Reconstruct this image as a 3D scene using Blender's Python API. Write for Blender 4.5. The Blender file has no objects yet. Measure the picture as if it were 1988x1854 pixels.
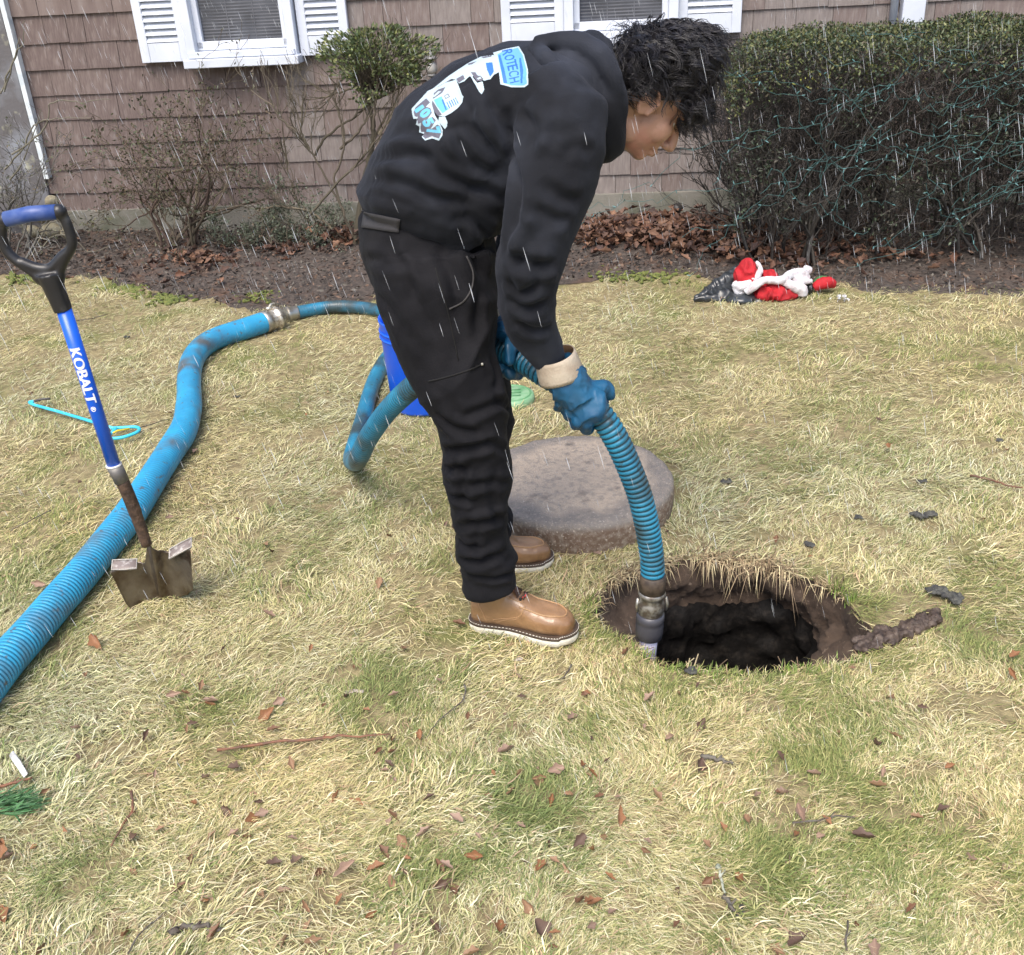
import bpy, bmesh, math, random
import numpy as np
from mathutils import Vector, Matrix
from mathutils.bvhtree import BVHTree
from mathutils.geometry import tessellate_polygon
random.seed(7); RNG = np.random.default_rng(7)
R = math.radians
# ------------------------------------------------------------------ camera, sky, sun
sc = bpy.context.scene
COL = sc.collection
F = 1990.0; HC = 1.65; PITCH = R(27.8); ROLL = .055          # photograph measured on a 1988 x 1854 grid
_X = np.array([1, 0, 0.]); _f = np.array([0, math.cos(PITCH), -math.sin(PITCH)]); _U = np.array([0, math.sin(PITCH), math.cos(PITCH)])
_r = math.cos(ROLL)*_X - math.sin(ROLL)*_U; _u = math.cos(ROLL)*_U + math.sin(ROLL)*_X; _C = np.array([0, 0, HC])
cam = bpy.data.cameras.new('camera'); co = bpy.data.objects.new('camera', cam); COL.objects.link(co); sc.camera = co
cam.sensor_width = 36; cam.sensor_fit = 'HORIZONTAL'; cam.lens = 36*F/1988; cam.clip_end = 400; cam.clip_start = .05
co.matrix_world = Matrix(((_r[0], _u[0], -_f[0], 0), (_r[1], _u[1], -_f[1], 0), (_r[2], _u[2], -_f[2], HC), (0, 0, 0, 1)))
W = bpy.data.worlds.new('World'); sc.world = W; W.use_nodes = True
nt = W.node_tree; sky = nt.nodes.new('ShaderNodeTexSky'); sky.sky_type = 'NISHITA'; sky.sun_disc = False
SUN_EL, SUN_AZ = R(58), R(200)
sky.sun_elevation = SUN_EL; sky.sun_rotation = SUN_AZ; sky.air_density = 1.0; sky.dust_density = 4.0; sky.ozone_density = .6
bg = nt.nodes['Background']; bg.inputs[1].default_value = .15; nt.links.new(sky.outputs[0], bg.inputs[0])
sl = bpy.data.lights.new('sun', 'SUN'); sl.energy = 1.5; sl.angle = R(34); sl.color = (1, .96, .90)
so = bpy.data.objects.new('sun', sl); COL.objects.link(so)
sd = Vector((math.sin(SUN_AZ)*math.cos(SUN_EL), math.cos(SUN_AZ)*math.cos(SUN_EL), math.sin(SUN_EL)))
so.rotation_euler = sd.to_track_quat('Z', 'Y').to_euler()
sc.view_settings.view_transform = 'Standard'; sc.view_settings.look = 'None'; sc.view_settings.gamma = 1; sc.view_settings.use_curve_mapping = False
sc.view_settings.exposure = 1.0

def ray(px, py): return _f + (px-994)/F*_r + (927-py)/F*_u
def G(px, py, z=0.):                       # the point of the horizontal plane z seen there
    d = ray(px, py); return _C + d*((z-HC)/d[2])
def PY(px, py, Y):                         # the point of the upright plane y = Y seen there
    d = ray(px, py); return _C + d*(Y/d[1])
def depth(p): return float((np.array(p)-_C) @ _f)

# ------------------------------------------------------------------ noise
def _hash(ix, iy, iz, s):
    h = (ix*374761393 + iy*668265263 + iz*2147483647 + s*974634777) & 0xffffffff
    h = ((h ^ (h >> 13))*1274126177) & 0xffffffff
    return ((h ^ (h >> 16)) & 0xffff)/65535.
def noise(P, s=0):
    P = np.asarray(P, float)
    if P.shape[-1] == 2: P = np.concatenate([P, np.zeros(P.shape[:-1]+(1,))], -1)
    i = np.floor(P).astype(np.int64); t = P-i; t = t*t*(3-2*t); out = 0
    for a in (0, 1):
        for b in (0, 1):
            for c in (0, 1):
                w = (t[..., 0] if a else 1-t[..., 0])*(t[..., 1] if b else 1-t[..., 1])*(t[..., 2] if c else 1-t[..., 2])
                out = out + w*_hash(i[..., 0]+a, i[..., 1]+b, i[..., 2]+c, s)
    return out
def fbm(P, s=0, o=3):
    P = np.asarray(P, float); v = 0; a = .5; n = 0
    for k in range(o): v = v + a*noise(P*2**k, s+k); n += a; a *= .5
    return v/n

# ------------------------------------------------------------------ materials
def mat(name, col, rough=.6, col2=None, scale=20, detail=4, bump=0, bscale=60, metal=0, spec=.5, attr=None, lo=.4, hi=.6, stretch=(1, 1, 1), coat=0, sss=0, spots=None, trans=0, rough2=None):
    m = bpy.data.materials.new(name); m.use_nodes = True; n = m.node_tree.nodes; l = m.node_tree.links
    b = n['Principled BSDF']; b.inputs['Roughness'].default_value = rough; b.inputs['Metallic'].default_value = metal
    b.inputs['Specular IOR Level'].default_value = spec; b.inputs['Base Color'].default_value = (*col, 1)
    b.inputs['Coat Weight'].default_value = coat; b.inputs['Coat Roughness'].default_value = .15
    if sss: b.inputs['Subsurface Weight'].default_value = sss; b.inputs['Subsurface Radius'].default_value = (.02, .008, .004)
    tc = n.new('ShaderNodeTexCoord'); mp = n.new('ShaderNodeMapping'); mp.inputs['Scale'].default_value = stretch; l.new(tc.outputs['Object'], mp.inputs[0])
    src = None
    if attr:
        a = n.new('ShaderNodeAttribute'); a.attribute_name = attr; src = a.outputs['Color']
    def ramp_mix(src, colA, colB, sc_, lo_, hi_, seed=0, det=4):
        t = n.new('ShaderNodeTexNoise'); t.inputs['Scale'].default_value = sc_; t.inputs['Detail'].default_value = det; l.new(mp.outputs[0], t.inputs['Vector'])
        r = n.new('ShaderNodeMapRange'); r.inputs[1].default_value = lo_; r.inputs[2].default_value = hi_; l.new(t.outputs[0], r.inputs[0])
        x = n.new('ShaderNodeMix'); x.data_type = 'RGBA'; l.new(r.outputs[0], x.inputs[0])
        if src: l.new(src, x.inputs[6])
        else: x.inputs[6].default_value = (*colA, 1)
        x.inputs[7].default_value = (*colB, 1); return x.outputs[2], r.outputs[0]
    if col2:
        src, fac = ramp_mix(src, col, col2, scale, lo, hi, det=detail)
        if rough2 is not None:
            rr = n.new('ShaderNodeMapRange'); rr.inputs[3].default_value = rough; rr.inputs[4].default_value = rough2; l.new(fac, rr.inputs[0]); l.new(rr.outputs[0], b.inputs['Roughness'])
    for sp in (spots or []): src, _ = ramp_mix(src, col, sp[0], sp[1], sp[2], sp[3])
    if src: l.new(src, b.inputs['Base Color'])
    if bump:
        t = n.new('ShaderNodeTexNoise'); t.inputs['Scale'].default_value = bscale; t.inputs['Detail'].default_value = 5; l.new(mp.outputs[0], t.inputs['Vector'])
        bp = n.new('ShaderNodeBump'); bp.inputs['Strength'].default_value = min(1, bump*1.0); bp.inputs['Distance'].default_value = .004; l.new(t.outputs[0], bp.inputs['Height']); l.new(bp.outputs[0], b.inputs['Normal'])
    if trans: b.inputs['Transmission Weight'].default_value = trans
    return m

# ------------------------------------------------------------------ mesh helpers
def link(name, me, m=None, parent=None, loc=None, smooth=True):
    o = bpy.data.objects.new(name, me); COL.objects.link(o)
    if m:
        for x in (m if isinstance(m, (list, tuple)) else [m]): me.materials.append(x)
    if parent: o.parent = parent
    if loc is not None: o.location = loc
    if smooth and len(me.polygons): me.polygons.foreach_set('use_smooth', np.ones(len(me.polygons), bool))
    return o
def tag(o, label=None, cat=None, group=None, kind=None):
    if label: o['label'] = label
    if cat: o['category'] = cat
    if group: o['group'] = group
    if kind: o['kind'] = kind
    return o
def empty(name, loc=(0, 0, 0), rot=(0, 0, 0), **k):
    o = bpy.data.objects.new(name, None); COL.objects.link(o); o.location = loc; o.rotation_euler = rot; return tag(o, **k)
def pymesh(name, V, Fc): 
    me = bpy.data.meshes.new(name); me.from_pydata([tuple(map(float, v)) for v in V], [], Fc); me.update(); return me
def fast(name, V, quads=None, tris=None, col=None):
    """numpy mesh; col = one colour per vertex"""
    me = bpy.data.meshes.new(name); V = np.asarray(V, np.float32)
    nq = 0 if quads is None else len(quads); ntri = 0 if tris is None else len(tris)
    idx = np.concatenate([np.asarray(a).ravel() for a in (quads, tris) if a is not None]).astype(np.int32)
    st = np.concatenate([np.arange(nq)*4, nq*4+np.arange(ntri)*3]).astype(np.int32)
    me.vertices.add(len(V)); me.vertices.foreach_set('co', V.ravel()); me.loops.add(len(idx)); me.loops.foreach_set('vertex_index', idx)
    me.polygons.add(nq+ntri); me.polygons.foreach_set('loop_start', st); me.update(calc_edges=True)
    if col is not None:
        a = me.color_attributes.new('col', 'FLOAT_COLOR', 'POINT'); c = np.ones((len(V), 4), np.float32); c[:, :3] = col; a.data.foreach_set('color', c.ravel())
    me.validate(); return me
class MB:
    def __init__(s): s.v = []; s.f = []; s.c = []
    def add(s, V, Fc, col=None):
        n = len(s.v); s.v += [tuple(map(float, v)) for v in V]; s.f += [tuple(i+n for i in f) for f in Fc]
        s.c += [col or (1, 1, 1)]*len(V)
    def box(s, c, d, rot=None, col=None):
        c = Vector(c); V = []
        for z in (-1, 1):
            for x, y in ((-1, -1), (1, -1), (1, 1), (-1, 1)):
                p = Vector((x*d[0]/2, y*d[1]/2, z*d[2]/2))
                if rot is not None: p = rot @ p
                V.append(c+p)
        s.add(V, [(3, 2, 1, 0), (4, 5, 6, 7), (0, 1, 5, 4), (1, 2, 6, 5), (2, 3, 7, 6), (3, 0, 4, 7)], col)
    def tube(s, pts, rad, n=8, cap=True, col=None, flat=1.0):
        pts = [Vector(p) for p in pts]; m = len(pts)
        if not isinstance(rad, (list, tuple, np.ndarray)): rad = [rad]*m
        V = []; ref = None
        for i, p in enumerate(pts):
            t = (pts[min(i+1, m-1)]-pts[max(i-1, 0)]); 
            if t.length < 1e-9: t = Vector((0, 0, 1))
            t.normalize()
            if ref is None: ref = t.orthogonal().normalized()
            ref = (ref - t*ref.dot(t)); ref = ref.normalized() if ref.length > 1e-6 else t.orthogonal().normalized()
            b = t.cross(ref)
            for k in range(n):
                a = 2*math.pi*k/n; V.append(p + ref*(math.cos(a)*rad[i]) + b*(math.sin(a)*rad[i]*flat))
        Fc = []
        for i in range(m-1):
            for k in range(n): Fc.append((i*n+k, i*n+(k+1) % n, (i+1)*n+(k+1) % n, (i+1)*n+k))
        if cap: Fc += [tuple(range(n))[::-1], tuple(range((m-1)*n, m*n))]
        s.add(V, Fc, col)
    def ell(s, c, rad, rot=None, n=16, m=10, col=None):
        c = Vector(c); V = [];
        for i in range(m+1):
            th = math.pi*i/m
            for k in range(n):
                a = 2*math.pi*k/n; p = Vector((rad[0]*math.sin(th)*math.cos(a), rad[1]*math.sin(th)*math.sin(a), rad[2]*math.cos(th)))
                if rot is not None: p = rot @ p
                V.append(c+p)
        Fc = [(i*n+k, (i+1)*n+k, (i+1)*n+(k+1) % n, i*n+(k+1) % n) for i in range(m) for k in range(n)]
        s.add(V, Fc, col)
    def loft(s, rings, cap=True, col=None):
        n = len(rings[0]); V = [p for r in rings for p in r]
        Fc = [(i*n+k, i*n+(k+1) % n, (i+1)*n+(k+1) % n, (i+1)*n+k) for i in range(len(rings)-1) for k in range(n)]
        if cap: Fc += [tuple(range(n))[::-1], tuple(range((len(rings)-1)*n, len(rings)*n))]
        s.add(V, Fc, col)
    def lathe(s, prof, c=(0, 0, 0), n=32, col=None, cap=True):
        s.loft([[(c[0]+r*math.cos(2*math.pi*k/n), c[1]+r*math.sin(2*math.pi*k/n), c[2]+z) for k in range(n)] for r, z in prof], cap, col)
    def mesh(s, name):
        me = pymesh(name, s.v, s.f)
        a = me.color_attributes.new('col', 'FLOAT_COLOR', 'POINT'); c = np.ones((len(s.v), 4), np.float32); c[:, :3] = s.c; a.data.foreach_set('color', c.ravel()); return me
    def build(s, name, m, parent=None, loc=None, smooth=True): return link(name, s.mesh(name), m, parent, loc, smooth)
def bevel(o, w=.004, seg=2):
    bm = bmesh.new(); bm.from_mesh(o.data); bmesh.ops.bevel(bm, geom=bm.edges[:], offset=w, segments=seg, affect='EDGES', profile=.5); bm.to_mesh(o.data); bm.free(); return o
def crv(pts, n=8):
    """Catmull-Rom through the points"""
    P = [np.array(p, float) for p in pts]; P = [2*P[0]-P[1]]+P+[2*P[-1]-P[-2]]; out = []
    for i in range(1, len(P)-2):
        for k in range(n):
            t = k/n; a, b, c, d = P[i-1:i+3]; out.append(.5*((2*b)+(-a+c)*t+(2*a-5*b+4*c-d)*t*t+(-a+3*b-3*c+d)*t**3))
    out.append(P[-2]); return out
def resample(pts, step):
    P = np.array(pts); L = np.r_[0, np.cumsum(np.linalg.norm(np.diff(P, axis=0), axis=1))]; s = np.arange(0, L[-1], step)
    return np.stack([np.interp(s, L, P[:, k]) for k in range(P.shape[1])], 1), s
def remesh(mb, voxel, name, smooth=2, it=None):
    me = mb.mesh(name) if isinstance(mb, MB) else mb
    bm = bmesh.new(); bm.from_mesh(me); bmesh.ops.recalc_face_normals(bm, faces=bm.faces[:]); bm.to_mesh(me); bm.free()
    o = bpy.data.objects.new('tmp', me); COL.objects.link(o)
    md = o.modifiers.new('r', 'REMESH'); md.mode = 'VOXEL'; md.voxel_size = voxel
    if smooth: ms = o.modifiers.new('s', 'SMOOTH'); ms.factor = .5; ms.iterations = smooth
    dg = bpy.context.evaluated_depsgraph_get(); e = o.evaluated_get(dg); me2 = bpy.data.meshes.new_from_object(e); bpy.data.objects.remove(o); bpy.data.meshes.remove(me)
    me2.name = name; return me2
def vn(me):
    n = len(me.vertices); V = np.zeros(n*3, np.float32); N = np.zeros(n*3, np.float32); me.vertices.foreach_get('co', V); me.vertex_normals.foreach_get('vector', N); return V.reshape(-1, 3), N.reshape(-1, 3)
def setv(me, V): me.vertices.foreach_set('co', V.astype(np.float32).ravel()); me.update()
def inpoly(x, y, poly):
    x = np.asarray(x); y = np.asarray(y); c = np.zeros(x.shape, bool); n = len(poly)
    for i in range(n):
        x1, y1 = poly[i][:2]; x2, y2 = poly[(i+1) % n][:2]
        if y1 == y2: continue
        c ^= ((y1 > y) != (y2 > y)) & (x < (x2-x1)*(y-y1)/(y2-y1)+x1)
    return c

# ------------------------------------------------------------------ ground layout
BED = [(-900, 525), (-300, 530), (0, 535), (100, 541), (180, 541), (250, 560), (300, 576), (380, 592), (500, 606), (600, 600), (700, 588), (800, 575), (960, 565), (1080, 562), (1150, 547), (1220, 536), (1300, 531), (1400, 546), (1500, 556), (1600, 560), (1700, 566), (1988, 572), (2300, 575), (2900, 580)]
_b = np.array([G(*p) for p in BED]); 
def bed_y(x): return np.interp(x, _b[:, 0], _b[:, 1])
WA = G(130, 465); WB = G(1320, 430); WYAW = math.atan2(WB[1]-WA[1], WB[0]-WA[0])
wa = np.array([math.cos(WYAW), math.sin(WYAW), 0])
def wall_y(x): return WA[1] + (x-WA[0])*math.tan(WYAW)
PIT = [(1148, 1198), (1158, 1160), (1195, 1126), (1240, 1106), (1290, 1094), (1350, 1088), (1420, 1090), (1490, 1100), (1550, 1118), (1600, 1140), (1640, 1165), (1664, 1198), (1690, 1222), (1684, 1258), (1650, 1288), (1590, 1297), (1530, 1304), (1480, 1313), (1400, 1306), (1330, 1298), (1280, 1290), (1238, 1262), (1212, 1240), (1168, 1226)]
pit = np.array([G(*p) for p in PIT])[:, :2]; PC = G(1425, 1232, -.14)[:2]
pit_s = np.array(crv([tuple(p) for p in pit]+[tuple(pit[0])], 6))[:-1]
def bump_z(x, y): return (fbm(np.stack([x*2.2, y*2.2], -1), 5)-.5)*.022 + (fbm(np.stack([x*14, y*14], -1), 8, 2)-.5)*.010

straw_soil = mat('lawn_soil', (.15, .118, .060), .95, (.27, .225, .115), 35, 6, bump=1, bscale=180, lo=.35, hi=.65, spots=[((.12, .13, .035), 3, .55, .7)])
gx = np.arange(-3.6, 3.9, .03); gy = np.arange(.55, 7.4, .03)
GX, GY = np.meshgrid(gx, gy); GZ = bump_z(GX, GY)
cx = (GX[:-1, :-1]+GX[1:, 1:])/2; cy = (GY[:-1, :-1]+GY[1:, 1:])/2
big = (pit_s-PC)*1.09+PC
keep = ~inpoly(cx, cy, big)
ii = np.arange(GX.size).reshape(GX.shape); q = np.stack([ii[:-1, :-1], ii[:-1, 1:], ii[1:, 1:], ii[1:, :-1]], -1)[keep]
V = np.stack([GX, GY, GZ], -1).reshape(-1, 3)
# apron round the pit
n = len(pit_s); base = len(V); apr = []
for s_, dz in ((1.0, -.004), (1.06, .004), (1.14, .003), (1.22, -.02)):
    p = (pit_s-PC)*s_+PC; apr.append(np.c_[p, bump_z(p[:, 0], p[:, 1])+dz])
aq = [(base+i*n+k, base+i*n+(k+1) % n, base+(i+1)*n+(k+1) % n, base+(i+1)*n+k) for i in range(3) for k in range(n)]
V = np.concatenate([V]+apr); q = np.concatenate([q, np.array(aq)])
x0, x1, y0, y1, B = gx[0], gx[-1], gy[0], gy[-1], 60.
base = len(V); V = np.concatenate([V, [(-B, -B, -.01), (B, -B, -.01), (B, B, -.01), (-B, B, -.01), (x0, y0, -.01), (x1, y0, -.01), (x1, y1, -.01), (x0, y1, -.01)]])
q = np.concatenate([q, np.array([(0, 1, 5, 4), (1, 2, 6, 5), (2, 3, 7, 6), (3, 0, 4, 7)])+base])
tag(link('ground', fast('ground', V, q), straw_soil), kind='structure')

# pit
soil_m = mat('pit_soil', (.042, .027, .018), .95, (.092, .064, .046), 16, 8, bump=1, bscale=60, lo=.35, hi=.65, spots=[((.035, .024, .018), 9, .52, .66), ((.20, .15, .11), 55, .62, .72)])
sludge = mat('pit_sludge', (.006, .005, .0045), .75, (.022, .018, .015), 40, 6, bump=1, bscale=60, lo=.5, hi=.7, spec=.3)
shaft = np.array([G(*p, -.15)[:2] for p in [(1262, 1215), (1282, 1182), (1335, 1162), (1400, 1156), (1470, 1157), (1535, 1170), (1572, 1200), (1588, 1245), (1578, 1295), (1520, 1335), (1430, 1350), (1340, 1340), (1280, 1295), (1260, 1250)]])
sc_c = shaft.mean(0)
ang = np.linspace(0, 2*math.pi, 121)[:-1]
def polar(poly, c):
    d = poly-c; a = np.arctan2(d[:, 1], d[:, 0]); rr = np.hypot(d[:, 0], d[:, 1]); o = np.argsort(a); a = a[o]; rr = rr[o]
    return np.interp(np.mod(ang+math.pi, 2*math.pi)-math.pi, np.r_[a-2*math.pi, a, a+2*math.pi], np.r_[rr, rr, rr])
pr = polar(pit_s, sc_c); sr = polar(shaft, sc_c); dirs = np.stack([np.cos(ang), np.sin(ang)], -1)
rings = []
for t, z in ((1.03, .004), (1.0, -.008), (.99, -.03), (.985, -.055), (.95, -.08), (.85, -.098), (.6, -.115), (.35, -.13), (.12, -.14), (0, -.152), (-.03, -.175)):
    rad = np.minimum(sr+(pr-sr)*t, pr*1.02 if t > .9 else 9); p = sc_c+dirs*rad[:, None]
    nz = fbm(np.c_[p*26, np.full(len(p), z*26)], 3, 3)-.5
    nz = nz+.6*(fbm(np.c_[p*75, np.full(len(p), z*70)], 31, 2)-.5); p = p + dirs*(nz*.06*(1 if t < .99 else .25))[:, None]
    rings.append(np.c_[p, np.full(len(p), z)+(fbm(np.c_[p*30, np.full(len(p), z*30)], 9)-.5)*.03*(t < .97)])
nn = 120
def ringmesh(name, rings, m, cap=False):
    V = np.concatenate(rings); q = np.array([(i*nn+k, (i+1)*nn+k, (i+1)*nn+(k+1) % nn, i*nn+(k+1) % nn) for i in range(len(rings)-1) for k in range(nn)])
    return tag(link(name, fast(name, V, q), m), kind='structure')
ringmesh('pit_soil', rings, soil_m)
rg = [rings[-1]]
for z in np.arange(-.2, -.95, -.025):
    p = sc_c+dirs*(sr*(1.0 if z > -.3 else 1.12)*.97)[:, None]; nz = fbm(np.c_[p*22, np.full(len(p), z*22)], 13, 4)-.5
    p = p+dirs*(nz*.10)[:, None]; rg.append(np.c_[p, np.full(len(p), z)])
rg.append(np.c_[sc_c+dirs*.02, np.full(nn, -.96)])
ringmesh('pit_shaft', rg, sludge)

# flower bed soil
bed_m = mat('bed_soil', (.042, .033, .028), .85, (.095, .075, .062), 60, 6, bump=1, bscale=120, lo=.4, hi=.7, spots=[((.10, .055, .035), 5, .55, .75)])
bx = np.arange(-3.6, 3.9, .03); rows = 60; t = np.linspace(0, 1, rows)
BX = np.repeat(bx[None], rows, 0); yb = bed_y(bx)+(noise(np.c_[bx*7, bx*0], 3)-.5)*.16+(noise(np.c_[bx*23, bx*0], 4)-.5)*.09; yw = wall_y(bx)+.05
BY = yb[None]*(1-t[:, None])+yw[None]*t[:, None]
BZ = .001+(fbm(np.stack([BX*9, BY*9], -1), 2)-.4)*.05*np.minimum(1, t[:, None]*6)+.035*np.minimum(1, t[:, None]*2)
ii = np.arange(BX.size).reshape(BX.shape); q = np.stack([ii[:-1, :-1], ii[:-1, 1:], ii[1:, 1:], ii[1:, :-1]], -1).reshape(-1, 4)
tag(link('flower_bed_soil', fast('flower_bed_soil', np.stack([BX, BY, BZ+bump_z(BX, BY)*.5], -1).reshape(-1, 3), q), bed_m), kind='structure')

# ------------------------------------------------------------------ house
house = empty('shingle_house', (WA[0], WA[1], 0), (0, 0, WYAW), label='house wall of grey-brown wooden shingles on a concrete foundation', cat='house')
# local x along the wall, y into the house, z up
back_m = mat('wall_backing', (.035, .025, .02), .9)
fnd_m = mat('foundation_concrete', (.20, .19, .165), .9, (.11, .115, .085), 6, 5, bump=.8, bscale=90, lo=.4, hi=.7)
trim_m = mat('white_trim', (.56, .60, .68), .45, (.47, .51, .57), 5, 5, lo=.5, hi=.8, bump=.15, bscale=30)
m = MB(); m.box((3.6, .16, 1.75), (8.6, .2, 3.2)); m.build('wall_backing', back_m, house, smooth=False)
m = MB(); m.box((3.6, .12, .0), (8.6, .2, .36)); m.build('foundation', fnd_m, house, smooth=False)
SH = [mat('shingle_%s' % nme, c1, .85, c2, 2.6, 8, bump=.6, bscale=22, stretch=(7, 7, .9), lo=.32, hi=.68, spots=[((.215, .185, .175), 2.2, .58, .80)]) for nme, c1, c2 in
      (('brown', (.122, .090, .082), (.175, .138, .126)), ('grey', (.162, .138, .130), (.225, .198, .186)), ('dark', (.106, .077, .071), (.16, .124, .114)), ('pink', (.140, .107, .099), (.20, .165, .152)))]
EXP = .152; Z0 = .150
smesh = []
for mi in range(4):
    for v in range(6):
        w = .995; b = bmesh.new(); bmesh.ops.create_cube(b, size=1)
        for vv in b.verts:                       # tapered, slightly cupped
            top = vv.co.z > 0; vv.co.x *= w; vv.co.y = (-.011-.003*random.random() if not top else -.003) if vv.co.y < 0 else .004
            vv.co.z = .5 if top else -.5
            if not top and vv.co.y < 0: vv.co.z += (random.random()-.5)*.02
        bmesh.ops.bevel(b, geom=[e for e in b.edges if min(x.co.z for x in e.verts) < 0 and max(x.co.y for x in e.verts) < 0], offset=.003, segments=1, affect='EDGES')
        me = bpy.data.meshes.new('shingle'); b.to_mesh(me); b.free(); me.materials.append(SH[mi]); smesh.append(me)
rest = []; cnt = 0; ghosts = []
random.seed(3)
for k in range(-0, 14):
    x = -.02-(k % 2)*.06; z = Z0+k*EXP
    while x < 7.6:
        w = random.choice((.12, .15, .17, .20, .23, .26))*random.uniform(.9, 1.1); xe = min(x+w, 7.7)
        c = (x+xe)/2; inwin = (.92 < c < 1.92 and z > 1.15) or (3.15 < c < 4.2 and z > 1.15)
        vis = c < 6.3 and z < 1.36 and not inwin and not (c > 4.95 and z < .9) and not (4.95 < c and k < 6)
        if vis and cnt < 300:
            gi = min(3, int(abs(random.gauss(0, .9)))); kind_ = (2, 0, 3, 1)[gi] if c < 1.6 else (3, 1, 0, 1)[gi] if c < 3 else (1, 3, 1, 0)[gi]; me = smesh[kind_*6+random.randrange(6)]; o = bpy.data.objects.new('shingle', me); COL.objects.link(o); o.parent = house; cnt += 1
            o.location = (c, .06+random.uniform(-.002, .002), z+EXP*.5+random.uniform(-.003, .003)); o.scale = (xe-x-.0012, 1, EXP+.02); o.rotation_euler = (R(-1.2), 0, R(random.uniform(-.3, .3)))
        elif not inwin: rest.append((c, xe-x, z))
        x = xe
m = MB()
for c, w, z in rest: m.box((c, .053, z+EXP*.5), (w-.004, .014, EXP+.01), Matrix.Rotation(R(-3), 3, 'X'))
tag(m.build('shingle', SH[0], house, smooth=False), kind='stuff')
# windows
glass_m = mat('window_glass', (.05, .055, .068), .08, (.10, .11, .135), 7, 6, lo=.4, hi=.8, spec=.8)
blind_m = mat('blind_slats', (.115, .12, .14), .35, (.06, .065, .08), 5, 5, spots=[((.22, .24, .28), 4, .6, .8)])
def window(x0, x1, zs, name):
    w = MB(); w.box(((x0+x1)/2, .012, zs+.9+.02), (x1-x0, .07, 1.8)); 
    # frame is built of boards round the opening
    fr = MB(); a, b = x0, x1; cw = .055
    fr.box((a+cw/2, 0, zs+.95), (cw, .10, 1.9)); fr.box((b-cw/2, 0, zs+.95), (cw, .10, 1.9)); fr.box(((a+b)/2, 0, zs+1.87), (b-a+.02, .105, .10))
    f = fr.build('window', trim_m, house, smooth=False); bevel(f, .003, 1)
    s = MB(); s.box(((a+b)/2, -.022, zs+.025), (b-a+.03, .15, .05)); s.box(((a+b)/2, -.012, zs+.07), (b-a-.02, .12, .035)); so_ = s.build('sill', trim_m, f, smooth=False); bevel(so_, .004, 1)
    s = MB(); a2, b2 = a+cw, b-cw; s.box(((a2+b2)/2, .03, zs+.115), (b2-a2, .05, .05)); s.box((a2+.018, .03, zs+.9), (.036, .05, 1.6)); s.box((b2-.018, .03, zs+.9), (.036, .05, 1.6)); s.box(((a2+b2)/2, .03, zs+1.0), (b2-a2, .06, .04))
    so_ = s.build('sash', trim_m, f, smooth=False); bevel(so_, .003, 1)
    s = MB(); s.box(((a2+b2)/2, .04, zs+.95), (b2-a2-.06, .006, 1.65)); s.build('pane', glass_m, f, smooth=False)
    s = MB()
    for i in range(90): s.box(((a2+b2)/2, .0365, zs+.15+i*.018), (b2-a2-.075, .001, .0075))
    for i in range(1, 3): s.box((a2+.04+(b2-a2-.08)*i/3, .0355, zs+.5), (.005, .0015, .75))
    s.build('blind', blind_m, f, smooth=False)
window(1.075, 1.755, 1.035, 'l'); window(3.36, 4.02, 1.045, 'r')
def shutter(x0, x1, zs):
    s = MB(); t = .055; zc = zs+.8; H = 1.6
    s.box((x0+t/2, .02, zc), (t, .035, H)); s.box((x1-t/2, .02, zc), (t, .035, H)); s.box(((x0+x1)/2, .021, zs+.055), (x1-x0-2*t, .033, .11)); s.box(((x0+x1)/2, .021, zs+H-.04), (x1-x0-2*t, .033, .08)); s.box(((x0+x1)/2, .036, zc), (x1-x0-.02, .006, H-.02))
    f = s.build('shutter', trim_m, house, smooth=False); bevel(f, .003, 1); me = None
    for i in range(36):
        z = zs+.13+i*.038
        if me is None:
            l = MB(); l.box((0, 0, 0), (x1-x0-2*t, .006, .042), Matrix.Rotation(R(-40), 3, 'X')); me = l.mesh('louver_slat'); me.materials.append(trim_m)
        o = bpy.data.objects.new('louver_slat', me); COL.objects.link(o); o.parent = f; o.location = ((x0+x1)/2, .017, z)
shutter(.765, 1.07, 1.07); shutter(1.765, 2.07, 1.07); shutter(2.99, 3.358, 1.085); shutter(4.022, 4.385, 1.09)
# right trim board with downpipe
m = MB(); m.box((5.345, .01, 2.1), (.125, .08, 2.1)); bevel(m.build('trim_board', trim_m, house, smooth=False), .004, 1)
m = MB(); m.tube([(5.24, .0, 1.05), (5.235, -.01, 2.0), (5.235, -.01, 3.0)], .022, 10); m.build('drainpipe', trim_m, house)
# left: grey rendered pier with metal flashing
pier_m = mat('weathered_render', (.105, .10, .105), .85, (.23, .25, .285), 3.5, 6, bump=.8, bscale=50, lo=.45, hi=.72, spots=[((.30, .30, .22), 9, .6, .7), ((.07, .065, .06), 6, .6, .75)])
m = MB(); m.box((-.76, .145, 1.3), (1.4, .25, 3.0)); bevel(m.build('rendered_pier', pier_m, house, smooth=False), .006, 1)
m = MB(); m.box((-.032, .02, 1.80), (.030, .05, 2.8)); m.build('corner_flashing', mat('flashing', (.48, .54, .58), .4, (.65, .7, .72), 12, 4), house, smooth=False)
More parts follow.
